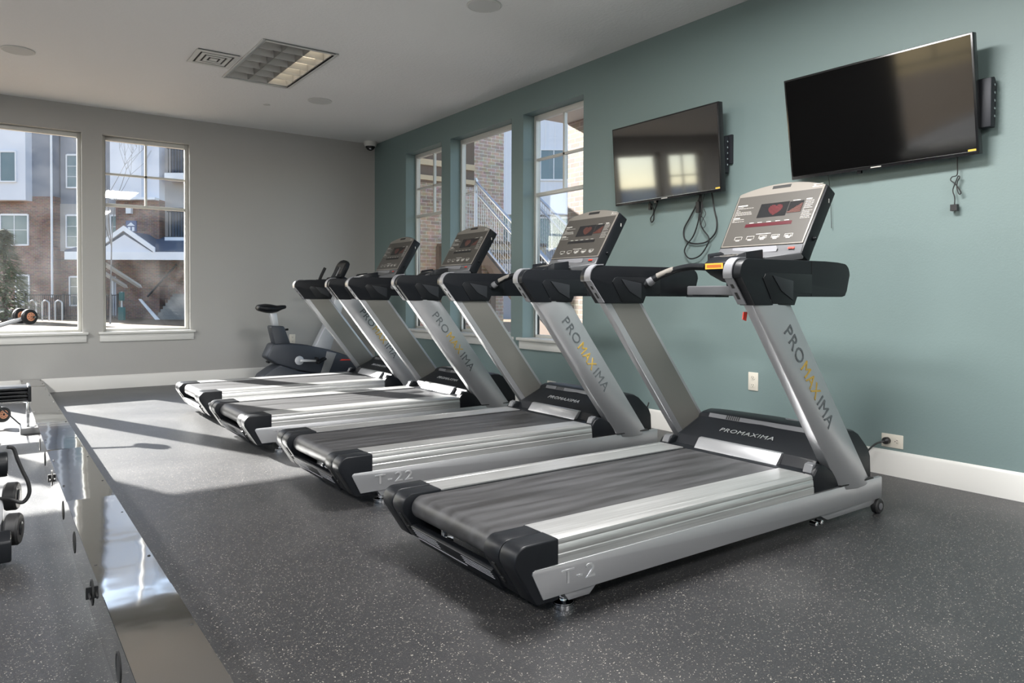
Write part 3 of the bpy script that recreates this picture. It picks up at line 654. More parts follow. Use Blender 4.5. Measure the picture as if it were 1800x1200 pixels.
# ------------------------------------------------------------------ televisions
def tv(loc, w, yaw_, tilt, label, mount_y, scr):
    h = w*.575
    t = thing('television', loc, label=label, cat='television')
    a = Vector((0, -1, 0)); b = Vector((0, 0, 1)); n = Vector((-1, 0, 0))
    M1 = Matrix.Rotation(yaw_, 3, b); a, n = M1 @ a, M1 @ n
    M2 = Matrix.Rotation(tilt, 3, a); b, n = M2 @ b, M2 @ n
    def Q(p, q, d): return a*p+b*q+n*d
    def slab(mb, p0, p1, q0, q1, d0, d1): mb.solid([Q(p0, q0, d0), Q(p1, q0, d0), Q(p1, q1, d0), Q(p0, q1, d0)], n*(d1-d0))
    W, Hh = w/2, h/2
    m = MB(); slab(m, -W, W, -Hh, Hh, -.045, 0); m.build('housing', tvblack, t, bevel=.003)
    m = MB(); slab(m, -W+.011, W-.011, -Hh+.020, Hh-.011, .0005, .0018); m.build('screen', scr, t)
    m = MB(); slab(m, -W+.05, W-.05, -Hh+.04, -.02, -.075, -.045); m.build('rear_hump', tvblack, t, bevel=.01)
    m = MB(); slab(m, -W+.012, W-.012, -Hh+.017, -Hh+.0185, .0005, .003); m.build('trim_line', chrome, t)
    m = MB(); slab(m, -.03, .03, -Hh+.006, -Hh+.012, .0005, .0012); m.build('badge', print_w, t)
    m = MB(); slab(m, W-.05, W-.012, -Hh+.020, -Hh+.030, .0018, .0026); m.build('sticker', yellow, t)
    m = MB(); slab(m, -W*.22, -W*.22+.022, -Hh-.016, -Hh, -.03, -.01); m.build('sensor', tvblack, t)
    # mount: two vertical rails behind the set, arms and a wall plate
    for p in (-.2, .2, W-.09):
        m = MB(); slab(m, p-.014, p+.014, -.16, .17, -.088, -.074); m.build('mount_rail', darkmetal, t)
    x_w = -loc[0]
    m = MB(); m.box(x_w-.022, x_w-.002, -.52, .3, -.1, .1); m.build('wall_plate', darkmetal, t)
    m = MB()
    for y in (-.2, .2):
        for z in (-.07, .07): m.box(.055, x_w-.02, y-.014, y+.014, z-.012, z+.012)
    m.build('mount_arm', darkmetal, t)
    bx = MB().prism([(x_w-.075, .085), (x_w-.035, .095), (x_w-.004, .06), (x_w-.022, -.165), (x_w-.075, -.165)], 'y', mount_y-loc[1], mount_y-loc[1]+.12); bx.build('mount_bracket', darkmetal, t, bevel=.004)
    bb = MB()
    for z in (.05, .01, -.03, -.07, -.11): bb.lathe([(.007, 0), (.007, .006), (.003, .007)], (x_w-.045, mount_y-loc[1], z), (0, -1, 0), 8)
    bb.build('mount_bolt', chrome, t)
    return t
tv((-.150, 2.175, 2.064), 1.062, .016, .164, 'large black television tilted down on the teal wall at the right, nearest the camera', 1.60, tvscr)
tv((-.150, 3.754, 2.055), 1.058, -.017, .071, 'black television nearer the windows, its screen mirroring bright windows', 3.255, tvscr2)

# ------------------------------------------------------------------ cables, outlets
def cable(pts, r, label, name='cable', cat='cable', group=None, smooth=8, flat=None):
    if flat is not None: pts = [(flat, y, z) for _, y, z in pts]
    t = thing(name, pts[0], label=label, cat=cat, group=group)
    o = Vector(pts[0])
    MB().tube([Vector(p)-o for p in pts], r, 8, smooth).build('cord', cable_m, t)
    return t, o
t, o = cable([(-.06, 3.985, 1.79), (-.045, 3.965, 1.735), (-.04, 3.945, 1.70), (-.035, 3.955, 1.665), (-.03, 3.985, 1.635), (-.03, 3.975, 1.605), (-.03, 3.955, 1.62), (-.03, 3.95, 1.66), (-.035, 3.94, 1.69), (-.05, 3.90, 1.74), (-.06, 3.87, 1.79)], .0045, 'short knotted cable loop under the far corner of the television nearer the windows')
MB().box(-.012, .012, -.01, .01, -.03, .02).build('connector', cable_m, t, loc=Vector((-.04, 3.978, 1.73))-o)
cable([(-.06, 3.50, 1.80), (-.04, 3.52, 1.73), (-.035, 3.60, 1.61), (-.03, 3.655, 1.53), (-.03, 3.65, 1.46), (-.03, 3.60, 1.425), (-.03, 3.52, 1.413), (-.03, 3.44, 1.425), (-.03, 3.37, 1.48), (-.03, 3.355, 1.555), (-.03, 3.38, 1.65), (-.04, 3.395, 1.74), (-.06, 3.41, 1.80)], .0055, 'wide black cable loop hanging under the television nearer the windows', flat=-.022)
t, o = cable([(-.06, 3.49, 1.80), (-.04, 3.495, 1.72), (-.035, 3.495, 1.64), (-.03, 3.51, 1.56), (-.03, 3.55, 1.47), (-.03, 3.61, 1.41), (-.03, 3.632, 1.36), (-.03, 3.60, 1.315), (-.03, 3.55, 1.305), (-.03, 3.48, 1.33), (-.03, 3.42, 1.40), (-.03, 3.41, 1.45), (-.03, 3.46, 1.51), (-.03, 3.49, 1.57), (-.035, 3.475, 1.65), (-.045, 3.48, 1.75), (-.06, 3.485, 1.8)], .005, 'long black cable loop with a small box, lowest loop under the farther television', flat=-.042)
MB().box(-.012, .012, -.015, .015, -.04, .04).build('inline_box', cable_m, t, loc=Vector((-.042, 3.505, 1.675))-o)
cable([(-.06, 3.42, 1.80), (-.04, 3.455, 1.71), (-.03, 3.445, 1.66), (-.03, 3.425, 1.62), (-.03, 3.455, 1.575), (-.03, 3.465, 1.54), (-.03, 3.445, 1.52), (-.03, 3.425, 1.54), (-.03, 3.44, 1.575), (-.03, 3.475, 1.62)], .0022, 'thin crimped wire between the cable loops under the television nearer the windows', flat=-.058)
t, o = cable([(-.06, 1.765, 1.80), (-.035, 1.772, 1.73), (-.03, 1.775, 1.68), (-.03, 1.80, 1.672), (-.03, 1.806, 1.655), (-.03, 1.785, 1.635), (-.03, 1.762, 1.60), (-.03, 1.755, 1.58), (-.03, 1.765, 1.578), (-.03, 1.775, 1.61), (-.03, 1.772, 1.645), (-.03, 1.762, 1.665), (-.03, 1.77, 1.672), (-.03, 1.782, 1.64), (-.03, 1.795, 1.60), (-.03, 1.785, 1.56), (-.025, 1.788, 1.52)], .003, 'bundled thin cable with a plug dangling under the large right television')
MB().box(-.012, .012, -.017, .017, -.022, .012).build('plug', cable_m, t, loc=Vector((-.025, 1.788, 1.512))-o)
cable([(-.06, 2.50, 1.80), (-.03, 2.50, 1.72), (-.02, 2.497, 1.60), (-.02, 2.49, 1.45)], .0016, 'thin wire dropping behind the console of the nearest treadmill')

def outlet(loc, axis, horiz, label):
    """axis: outward normal 'x' (right wall, facing -x) or 'y' (back wall, facing -y)"""
    t = thing('wall_outlet', loc, rz=0 if axis == 'x' else math.pi/2, label=label, cat='outlet', group='wall outlets')
    R_ = Matrix.Rotation(math.pi/2 if horiz else 0, 4, 'X')
    MB().box(-.006, 0, -.039, .039, -.062, .062).rot(R_).build('cover_plate', ivory, t, bevel=.003)
    for z in (-.026, .026):
        m = MB().prism([(.017*math.cos(a)*1.0, z+.0145*math.sin(a)) for a in [2*math.pi*k/20 for k in range(20)]], 'x', -.0085, -.005).rot(R_); rc = m.build('receptacle', ivory, t)
        s = MB(); s.box(-.0088, -.008, -.008, -.0055, z-.002, z+.008); s.box(-.0088, -.008, .0055, .008, z-.002, z+.008)
        s.prism([(.0028*math.cos(a), z-.0075+.0028*math.sin(a)) for a in [2*math.pi*k/10 for k in range(10)]], 'x', -.0088, -.008)
        s.rot(R_).build('slot', slot_m, rc)
    return t
outlet((0, 3.055, .452), 'x', False, 'white upright outlet on the teal wall behind the nearest treadmill')
outlet((0, 2.113, .200), 'x', True, 'white sideways outlet just above the baseboard with a black plug in it')
outlet((0, 5.237, .205), 'x', True, 'white sideways outlet low on the teal wall behind the second treadmill')
outlet((-1.123, YB, .478), 'y', False, 'white outlet on the grey back wall beside the exercise bike')
def power_cord(y, z, pts, label):
    t = thing('power_cord', (0, y, z), label=label, cat='power cord')
    MB().lathe([(.020, -.006), (.021, -.02), (.020, -.032), (.012, -.040), (.008, -.046)], (-.002, 0, 0), (1, 0, 0), 16).build('plug', cable_m, t)
    MB().tube([(-.046, 0, 0), (-.06, .012, -.006)]+[(a, b-y, c-z) for a, b, c in pts], .0052, 8, 8).build('cord', cable_m, t)
power_cord(2.139, .200, [(-.075, 2.18, .175), (-.11, 2.22, .12), (-.20, 2.26, .05), (-.45, 2.26, .012), (-.72, 2.25, .02), (-.77, 2.25, .10)], 'black power cord plugged into the outlet above the baseboard, for the nearest treadmill')
power_cord(5.26, .205, [(-.07, 5.24, .19), (-.09, 5.1, .09), (-.12, 4.8, .02), (-.25, 4.4, .012), (-.5, 4.15, .012), (-.69, 4.07, .02), (-.725, 4.06, .12)], 'black power cord behind the second treadmill')
t = thing('power_cord', (-.03, 3.99, .14), label='black power cord curving down the baseboard between the first two treadmills', cat='power cord')
MB().tube([(0, .0, .06), (-.02, .01, .0), (-.06, .02, -.07), (-.12, .04, -.115), (-.24, .04, -.132), (-.45, .0, -.133), (-.68, -.04, -.12)], .0052, 8, 8).build('cord', cable_m, t)

# ------------------------------------------------------------------ steel raceway on the floor
t = thing('floor_raceway', (-3.872, 0, 0), label='long low stainless steel raceway on the floor at the left, running to the back wall', cat='raceway')
wl, hh = .090, .152
segs = [(.5, 1.05), (1.05, 2.378), (2.378, 3.574), (3.574, 4.823), (4.823, 6.2), (6.2, 8.3), (8.3, 9.012)]
rndr = random.Random(5)
for a, b in segs:
    tx, ty = rndr.uniform(-.0018, .0018), rndr.uniform(-.004, .004)
    p = MB().solid([(-wl, a+.0025, hh-.002+tx), (wl, a+.0025, hh-.002-tx), (wl, b-.0025, hh-.002-tx+ty), (-wl, b-.0025, hh-.002+tx+ty)], (0, 0, .002)).build('cover_panel', steel, t)
    sc_ = MB()
    n = max(2, int((b-a)/.5))
    for k in range(n):
        y = a+(b-a)*(k+.5)/n
        for x in (-wl+.012, wl-.012): sc_.lathe([(.005, 0), (.005, .0015), (.003, .0025), (0, .0025)], (x, y, hh+.0005), seg=10)
    sc_.build('screw', slot_m, p)
MB().box(-wl, -wl+.002, .5, 9.012, 0, hh-.001).build('left_side', steel, t)
MB().box(wl-.002, wl, .5, 9.012, 0, hh-.001).build('right_side', steel, t)
MB().box(-wl, wl, .498, .5, 0, hh-.001).build('end_plate', steel, t)
for k, y in enumerate((2.08, 2.66, 3.24, 3.755, 4.45, 5.0, 5.5)):
    g = MB().lathe([(.041, 0), (.041, .002), (.036, .003), (.034, .001), (0, .001)], (-wl, y, .074), (-1, 0, 0), 24).build('grommet', slot_m, t)
    if k in (1, 4):
        m = MB(); m.box(-wl-.018, -wl-.002, y-.005, y+.005, .055, .093); m.box(-wl-.012, -wl-.007, y-.05, y+.05, .068, .076); m.build('plug', rubber, g)

# ------------------------------------------------------------------ exercise bike in the corner
def bike():
    B = thing('exercise_bike', (-1.3, 8.1, 0), label='dark exercise bike in the corner by the grey back wall', cat='exercise bike')
    def G(pts): return [(x+1.3, z) for x, z in pts]
    MB().prism(G([(-1.684, .497), (-1.70, .48), (-1.759, .356), (-1.745, .335), (-1.653, .272), (-1.40, .185), (-1.12, .12), (-.72, .12), (-.66, .2), (-.69, .285), (-.79, .319), (-.92, .365), (-1.048, .405), (-1.3, .47), (-1.5, .495)]), 'y', -.11, .11).build('body_shell', bike_m, B, bevel=.02, seg=3)
    MB().prism(G([(-1.62, .262), (-1.70, .225), (-1.80, .16), (-1.86, .06), (-1.84, .03), (-.55, .03), (-.52, .07), (-.60, .15), (-1.10, .115), (-1.42, .185)]), 'y', -.14, .14).build('base_shell', bike_m, B, bevel=.015, seg=3)
    for x in (-1.76, -.62):
        MB().tube([(x+1.3, -.26, .03), (x+1.3, .26, .03)], .028, 12).build('foot_bar', blackp, B)
    MB().prism(G([(-1.655, .47), (-1.703, .68), (-1.69, .693), (-1.565, .686), (-1.553, .67), (-1.481, .47)]), 'y', -.075, .075).build('seat_collar', bike_m, B, bevel=.012)
    MB().prism(G([(-1.655, .66), (-1.702, .83), (-1.627, .83), (-1.60, .66)]), 'y', -.03, .03).build('seat_post', bikesil, B, bevel=.004)
    MB().tube([(-1.53+1.3, -.03, .645), (-1.50+1.3, -.03, .647)], .012, 10).build('seat_knob', blackp, B)
    st = MB(); rings = []
    for x, w, z0, z1 in ((-1.838, .05, .872, .905), (-1.82, .10, .855, .925), (-1.75, .125, .835, .935), (-1.69, .115, .828, .93), (-1.62, .07, .84, .915), (-1.56, .04, .868, .918), (-1.525, .03, .878, .918), (-1.515, .018, .885, .912)):
        rings.append([(x+1.3, w*math.cos(2*math.pi*k/16), (z0+z1)/2+(z1-z0)/2*math.sin(2*math.pi*k/16)) for k in range(16)])
    st.loft(rings).build('seat', blackp, B, angle=60)
    for s in (-1, 1):
        cr = MB().lathe([(.05, 0), (.05, .012), (.03, .018), (0, .018)], (-1.403+1.3, s*.11, .301), (0, s, 0), 24).build('crank_disc', bikesil, B)
        d = 1 if s < 0 else -1
        MB().solid([(-1.40+1.3, s*.125, .318), (-1.40+1.3, s*.125, .286), (-1.40+d*.175+1.3, s*.14, .279+(.04 if d < 0 else 0)), (-1.40+d*.175+1.3, s*.14, .301+(.04 if d < 0 else 0))], (0, s*.014, 0)).build('crank_arm', bikesil, cr, bevel=.003)
        m = MB(); m.box(-.055, .055, -.045, .045, -.012, .012); m.box(-.035, -.02, -.05, .05, -.012, .06); m.rot(Matrix.Rotation(-.5, 4, 'Y')).build('pedal', blackp, cr, bevel=.004, loc=(-1.40+d*.215+1.3, s*.20, .295))
    MB().prism(G([(-1.083, .39), (-1.10, .30), (-1.16, .13), (-1.06, .13), (-1.0, .28), (-.965, .362)]), 'y', -.114, .114).build('accent_band', bikegrey, B, bevel=.004)
    MB().prism(G([(-.925, .277), (-.90, .292), (-.80, .285), (-.775, .272), (-.84, .276)]), 'y', -.113, -.108).build('red_mark', red, B)
    MB().prism(G([(-1.20, .44), (-1.085, .66), (-.975, .93), (-.905, 1.2), (-.83, 1.2), (-.865, .9), (-.94, .62), (-1.014, .40)]), 'y', -.06, .06).build('front_post', bikesil, B, bevel=.01)
    MB().prism(G([(-1.03, 1.17), (-1.0, 1.24), (-.86, 1.25), (-.78, 1.2), (-.80, 1.15), (-.95, 1.13)]), 'y', -.10, .10).build('handlebar_hub', blackp, B, bevel=.015)
    for s in (-1, 1):
        MB().tube([(-.93+1.3, s*.07, 1.2), (-1.05+1.3, s*.16, 1.195), (-1.16+1.3, s*.2, 1.195), (-1.24+1.3, s*.2, 1.19)], .016, 10, 5).build('handlebar', rubber, B)
        MB().tube([(-1.06+1.3, s*.17, 1.2), (-1.035+1.3, s*.19, 1.25), (-.98+1.3, s*.2, 1.353)], .018, 10, 5).build('horn_grip', rubber, B)
    d = Vector((.10, 0, .22)).normalized(); n = Vector((d.z, 0, -d.x)); o = Vector((-.93+1.3, 0, 1.24))
    ol = [(0, -.13), (.14, -.15), (.19, -.13), (.218, -.08), (.228, 0), (.218, .08), (.19, .13), (.14, .15), (0, .13)]
    cn = MB().solid([o+d*u+Vector((0, v, 0)) for u, v in ol], n*.05).build('console', darkp, B, bevel=.008)
    MB().solid([o+d*u+Vector((0, v, 0)) for u, v in ((.04, -.11), (.18, -.12), (.18, .12), (.04, .11))], n*-.0015).build('display', film, cn)
    pr = MB()
    for k in range(5):
        for j in range(4):
            c = o+d*(.066+k*.021)+Vector((0, -.09+j*.05, 0))-n*.0016
            pr.solid([c, c+d*.008, c+d*.008+Vector((0, .02, 0)), c+Vector((0, .02, 0))], n*-.0006)
    pr.build('legend_print', rimp, cn)
    MB().solid([o+d*.015+Vector((0, -.012, 0)), o+d*.13+Vector((0, -.012, 0)), o+d*.13+Vector((0, .006, 0)), o+d*.015+Vector((0, .006, 0))], n*-.006).build('slider', bikesil, cn)
    return B
bike()

# ------------------------------------------------------------------ machines cut by the left edge
def left_machine():
    M = thing('cable_machine', (-4.75, 7.0, 0), label='chrome arm machine at the left edge with black wheels on orange hubs', cat='exercise machine')
    MB().box(-.3, .3, -.05, .05, 0, .06).build('foot', darkp, M, bevel=.008)
    MB().box(-.05, .05, -.2, .2, .0, .055).build('cross_foot', darkp, M, bevel=.008)
    MB().box(-.04, .04, -.04, .04, .05, 1.3).build('column', bikesil, M, bevel=.006)
    MB().tube([(0, -.02, .52), (.25, -.02, .64), (.5, -.02, .745), (.755, .01, .835)], .016, 12, 6).build('arm', bikesil, M)
    def wheel(c, ax, rr, par):
        w = MB().lathe([(rr*.5, -.016), (rr*.92, -.018), (rr, -.010), (rr, .010), (rr*.92, .018), (rr*.66, .019), (rr*.62, .016)], c, ax, 32).build('wheel', rubber, par)
        h = MB().lathe([(rr*.56, 0), (rr*.56, .018), (rr*.4, .0195), (rr*.16, .0195), (rr*.14, .012), (0, .012)], c, ax, 28).build('hub', copper, w)
        axv = Vector(ax).normalized(); n = axv.orthogonal().normalized(); b = axv.cross(n); ho = MB()
        for k in range(8):
            a = 2*math.pi*k/8; ho.lathe([(rr*.055, 0), (rr*.055, .002), (0, .002)], Vector(c)+axv*.0185+(n*math.cos(a)+b*math.sin(a))*rr*.36, ax, 8)
        ho.build('hub_hole', slot_m, w)
    ax = (.57, -.82, .05)
    wheel((.795, -.02, .848), ax, .062, M); wheel((.738, .062, .855), ax, .062, M)
    MB().tube([(.71, .10, .855), (.83, -.07, .846)], .010, 10).build('axle', chrome, M)
    MB().tube([(0, -.04, .12), (.3, -.10, .105), (.57, -.14, .10)], .014, 10, 5).build('lower_arm', bikesil, M)
    wheel((.61, -.15, .10), ax, .06, M)
left_machine()
def low_rack():
    M = thing('low_bench', (-4.4, 6.5, 0), label='low black slatted bench with chrome leg at the left edge', cat='bench')
    for k in range(4):
        MB().box(-.5, .415, -.22, .02, .262+k*.026, .280+k*.026).build('slat', blackp if k % 2 else darkp, M, bevel=.006)
    MB().box(.405, .425, -.24, .03, .255, .366).build('end_plate', blackp, M, bevel=.004)
    MB().box(-.5, .40, -.20, .0, .246, .262).build('seat_frame', chrome, M, bevel=.004)
    for x in (.41, -.46):
        MB().box(x-.01, x+.012, -.02, .012, .03, .258).build('leg', chrome, M, bevel=.003)
        MB().box(x-.05, x+.035, -.09, .2, 0, .045).build('foot', bikegrey, M, bevel=.006)
    MB().tube([(.20, -.05, .258), (.30, .05, .13), (.375, .13, .035)], .005, 8).build('brace_wire', darkmetal, M)
low_rack()
def elliptical():
    M = thing('elliptical_trainer', (-4.45, 3.55, 0), label='silver and black trainer base with small wheels at the left edge, trailing a black hose', cat='exercise machine')
    def loftx(secs, name, m, bevel=.012):
        MB().loft([[(x, y, z) for y, z in s] for x, s in secs]).build(name, m, M, bevel=bevel, seg=3)
    loftx([(-.55, [(-.18, .04), (.18, .04), (.18, .3), (-.12, .3)]), (.16, [(-.18, .05), (.18, .05), (.17, .25), (-.10, .28)]), (.27, [(-.16, .08), (.14, .08), (.12, .19), (-.07, .21)])], 'shroud', bikesil, .03)
    MB().box(-.6, .24, -.22, .2, .015, .075).build('base', blackp, M, bevel=.015)
    MB().prism([(-.25, .02), (-.25, .10), (-.19, .13), (-.14, .10), (-.14, .02)], 'x', -.5, .29).build('front_bumper', darkp, M, bevel=.008)
    MB().prism([(-.19, .12), (-.17, .24), (-.02, .30), (.02, .24)], 'x', -.5, .20).build('deck_cover', greyp, M, bevel=.02)
    MB().box(-.4, .17, -.20, -.185, .19, .245).build('display_window', film, M, bevel=.004)
    for y, z, r_ in ((-.10, .105, .062), (.12, .185, .058)):
        w = MB().lathe([(.02, -.024), (r_*.9, -.024), (r_, -.016), (r_, .016), (r_*.9, .024), (.02, .024)], (.30, y, z), (1, -.25, 0), 28).build('wheel', rubber, M)
        MB().lathe([(.026, 0), (.026, .027), (.012, .03), (0, .03)], (.30, y, z), (1, -.25, 0), 18).build('hub', darkp, w)
    MB().tube([(-.5, .0, .62), (.05, .02, .52), (.245, .03, .40)], .03, 12, 4).build('link_arm', bikegrey, M)
    MB().tube([(-.1, .0, .345), (.285, .0, .345)], .05, 20).build('roller', blackp, M, bevel=.008)
    MB().tube([(.285, .04, .405), (.305, .05, .395), (.318, .05, .35), (.335, .05, .30), (.355, .05, .245), (.357, .05, .20), (.335, .05, .17), (.30, .05, .185), (.27, .03, .20), (.18, -.05, .225), (.0, -.12, .25)], .0075, 10, 7).build('hose', rubber, M)
elliptical()

# ------------------------------------------------------------------ outdoors: ground
tag(MB().box(-60, 40, YB+T, 60, -.5, -.16).build('lawn', grass), kind='structure')
tag(MB().box(.2, 40, -30, YB+T, -.5, -.17).build('paving', concrete), kind='structure')
tag(MB().box(-60, XW-T, -30, YB+T, -.5, -.17).build('yard', concrete), kind='structure')
# frame facing the camera axis: local x to the right, y away, z up
CX, CY, SC = -4.2272, 0.0, 37/1280.66
def ext(depth): return (CX+math.sin(yaw)*depth, CY+math.cos(yaw)*depth, 0)
def U(px): return (px-900)*SC
def Z(py): return 1.0241-(py-517.6)*SC
def apartment():
    A = thing('apartment_building', ext(37), -yaw, 'brick and grey sided apartment building across the lawn, seen through the back windows', 'building')
    def blk(name, m, x0, x1, y0, y1, d0, d1): return MB().box(U(x0), U(x1), d0, d1, Z(y1), Z(y0)).build(name, m, A)
    blk('brick_wall', brick_far, -14, 97, 345, 565, 0, 3); blk('siding_wall', sid_grey, -14, 95, 60, 345, 0, 3)
    blk('white_bay', sid_white, -18, 58, 60, 354, -.5, 0)
    blk('recessed_siding', sid_grey, 97, 208, 60, 356, .5, 3); blk('beige_wall', sid_beige, 97, 208, 356, 440, .45, 3); blk('recessed_brick', brick_far, 97, 208, 440, 565, .5, 3)
    blk('bay_siding', sid_white, 206, 260, 60, 351, -.6, 2); blk('bay_return', sid_grey if False else sid_white, 260, 284, 60, 351, -.2, 2)
    blk('bay_brick', brick_far, 208, 284, 351, 565, -.2, 2); blk('stucco_wall', sid_beige, 284, 560, 60, 455, .4, 3); blk('lower_brick', brick_far, 284, 560, 455, 565, .4, 3)
    blk('white_band', ext_trim, 208, 284, 349, 353, -.65, -.2)
    for y0, y1 in ((262, 306), (372, 417)):
        r = MB()
        for k in range(14): r.box(U(301+k*5), U(301.9+k*5), -.3, -.26, Z(y1), Z(y0))
        r.box(U(299), U(372), -.32, -.24, Z(y0+1), Z(y0-.5)); r.box(U(299), U(372), -.32, -.24, Z(y1), Z(y1-1.5)); r.build('balcony_rail', darkmetal, A)
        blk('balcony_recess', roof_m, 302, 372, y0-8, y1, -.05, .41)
        blk('balcony_slab', ext_trim, 298, 372, y1, y1+ (12 if y0 < 300 else 6), -.5, .4)
    MB().tube([(U(94.5), -.12, Z(60)), (U(94.5), -.12, Z(522))], .055, 10).build('downspout', ext_trim, A)
    for x0, y0, x1, y1, d, cols, rows in ((-10, 272, 41, 321, -.5, 2, 1), (4, 379, 50, 429, 0, 2, 2), (30, 485, 51, 534, 0, 1, 2), (110, 271, 158, 326, .5, 2, 3), (110, 378, 158, 432, .45, 2, 3), (114, 487, 158, 535, .5, 2, 3), (189, 271, 207, 299, .5, 1, 2), (189, 378, 207, 433, .45, 1, 3)):
        w = MB(); fw = 2.2
        for b in ((x0-fw, x0, y0-fw, y1+fw), (x1, x1+fw, y0-fw, y1+fw), (x0, x1, y0-fw-1, y0), (x0, x1, y1, y1+fw+.5)): w.box(U(b[0]), U(b[1]), d-.07, d, Z(b[3]), Z(b[2]))
        for k in range(1, cols): c = x0+(x1-x0)*k/cols; w.box(U(c-.5), U(c+.5), d-.05, d, Z(y1), Z(y0))
        for k in range(1, rows): c = y0+(y1-y0)*k/rows; w.box(U(x0), U(x1), d-.05, d, Z(c+.4), Z(c-.4))
        fo = w.build('window', ext_trim, A); MB().box(U(x0), U(x1), d-.03, d+.01, Z(y1), Z(y0)).build('pane', ext_glass, fo)
    dr = MB().box(U(194), U(211), .35, .5, Z(556), Z(490)).build('door', sid_white, A)
    MB().box(U(199), U(208), .33, .36, Z(528), Z(495)).build('door_glass', ext_glass, dr)
    fr = MB(); fr.box(U(190), U(194), .3, .5, Z(556), Z(486)); fr.box(U(211), U(214), .3, .5, Z(556), Z(486)); fr.box(U(190), U(214), .3, .5, Z(490), Z(485)); fr.build('door_frame', ext_trim, A)
    sg = MB().box(U(227), U(245), -.28, -.2, Z(407), Z(388)).build('wall_sign', sign_m, A)
    s2 = MB(); s2.prism([(U(229), Z(397)), (U(236), Z(391)), (U(243), Z(397))], 'y', -.3, -.28)
    for x in (231, 238): s2.box(U(x), U(x+4), -.3, -.28, Z(406), Z(399))
    s2.build('sign_print', ext_trim, sg)
    MB().box(U(229), U(238), -.4, -.2, Z(376), Z(366)).build('wall_lamp', ext_trim, A)
    # entrance gable
    rf = MB().solid([(U(165), -2.4, Z(448)), (U(420), -2.4, Z(448)), (U(390), .3, Z(418)), (U(205), .3, Z(418))], (0, 0, .12)).build('porch_roof', roof_m, A)
    gb = MB()
    for a, b in (((217, 448), (267, 413)), ((267, 413), (317, 448))):
        p, q = Vector((U(a[0]), 0, Z(a[1]))), Vector((U(b[0]), 0, Z(b[1])))
        gb.solid([(p.x, -2.7, p.z), (q.x, -2.7, q.z), (q.x, -2.7, q.z+.24), (p.x, -2.7, p.z+.24)], (0, .12, 0))
    gb.build('gable_fascia', ext_trim, A)
    MB().prism([(U(219), Z(449)), (U(267), Z(419)), (U(315), Z(449))], 'y', -2.6, -2.5).build('gable_panel', sid_white, A)
    MB().prism([(U(217), Z(446)), (U(267), Z(412)), (U(317), Z(446))], 'y', -2.58, -.2).build('gable_roof', roof_m, A)
    MB().box(U(170), U(420), -2.65, -2.35, Z(460), Z(447)).build('porch_beam', ext_trim, A)
    for x in (193, 218): 
        MB().solid([(U(x-4), -2.5, Z(460)), (U(x+5), -2.5, Z(460)), (U(x+36), -.2, Z(505)), (U(x+29), -.2, Z(505))], (0, .2, .05)).build('bracket', ext_trim, A)
    st = MB()
    for k in range(9): st.box(U(296+k*2.2), U(360), -1.6+k*.12, .4, Z(562-k*5.2), Z(556.8-k*5.2))
    st.build('steps', concrete, A)
    MB().solid([(U(273), -1.7, Z(524)), (U(277), -1.7, Z(524)), (U(312), -1.7, Z(563)), (U(305), -1.7, Z(563))], (0, .1, 0)).build('stair_stringer', ext_trim, A)
    MB().tube([(U(280), -1.2, Z(520)), (U(330), -1.2, Z(465))], .05, 8).build('hand_rail', darkmetal, A)
apartment()
tag(MB().box(-75, -22, 0, 6, -.5, 6.2).build('added_reflection_block', sid_white, loc=(-38, 72, 0)), kind='structure')  # unseen block, added to cover yellow sky in the television reflection
def fence_thing(x0, x1, lab):
    Fc = thing('metal_fence', ext(35.5), -yaw, lab, 'fence')
    k35 = 35.5/1280.66
    u = lambda px: (px-900)*k35
    MB().box(u(x0), u(x1), -.02, .02, 1.0, 1.04).build('top_rail', darkmetal, Fc); MB().box(u(x0), u(x1), -.02, .02, -.02, .02).build('bottom_rail', darkmetal, Fc)
    x = x0; pk = MB()
    while x < x1: pk.box(u(x), u(x)+.022, -.011, .011, -.16, 1.0); x += 3.6
    pk.build('pickets', darkmetal, Fc)
    for xx in (x0, (x0+x1)/2, x1): MB().box(u(xx)-.03, u(xx)+.03, -.03, .03, -.16, 1.1).build('post', darkmetal, Fc)
fence_thing(45, 178, 'dark picket fence across the lawn, behind the round bike hoops'); fence_thing(183.2, 207, 'short dark picket fence beside the green waste bin')
k33 = 33.5/1280.66
for i, (px, lab) in enumerate(((35, 'leftmost round metal hoop at the lawn edge, beside the conifer'), (57, 'second round metal hoop from the conifer'), (80, 'third round metal hoop from the conifer, right of the roller wheels'), (103, 'rightmost round metal hoop, in front of the dark fence'))):
    t = thing('bike_hoop', ext(33.5), -yaw, lab, 'bike hoop', 'bike hoops along the lawn edge')
    cx = (px-900)*k33
    MB().tube([(cx-.16, 0, -.16), (cx-.16, 0, .58), (cx-.12, 0, .70), (cx, 0, .76), (cx+.12, 0, .70), (cx+.16, 0, .58), (cx+.16, 0, -.16)], .035, 8, 4).build('hoop', galv, t)
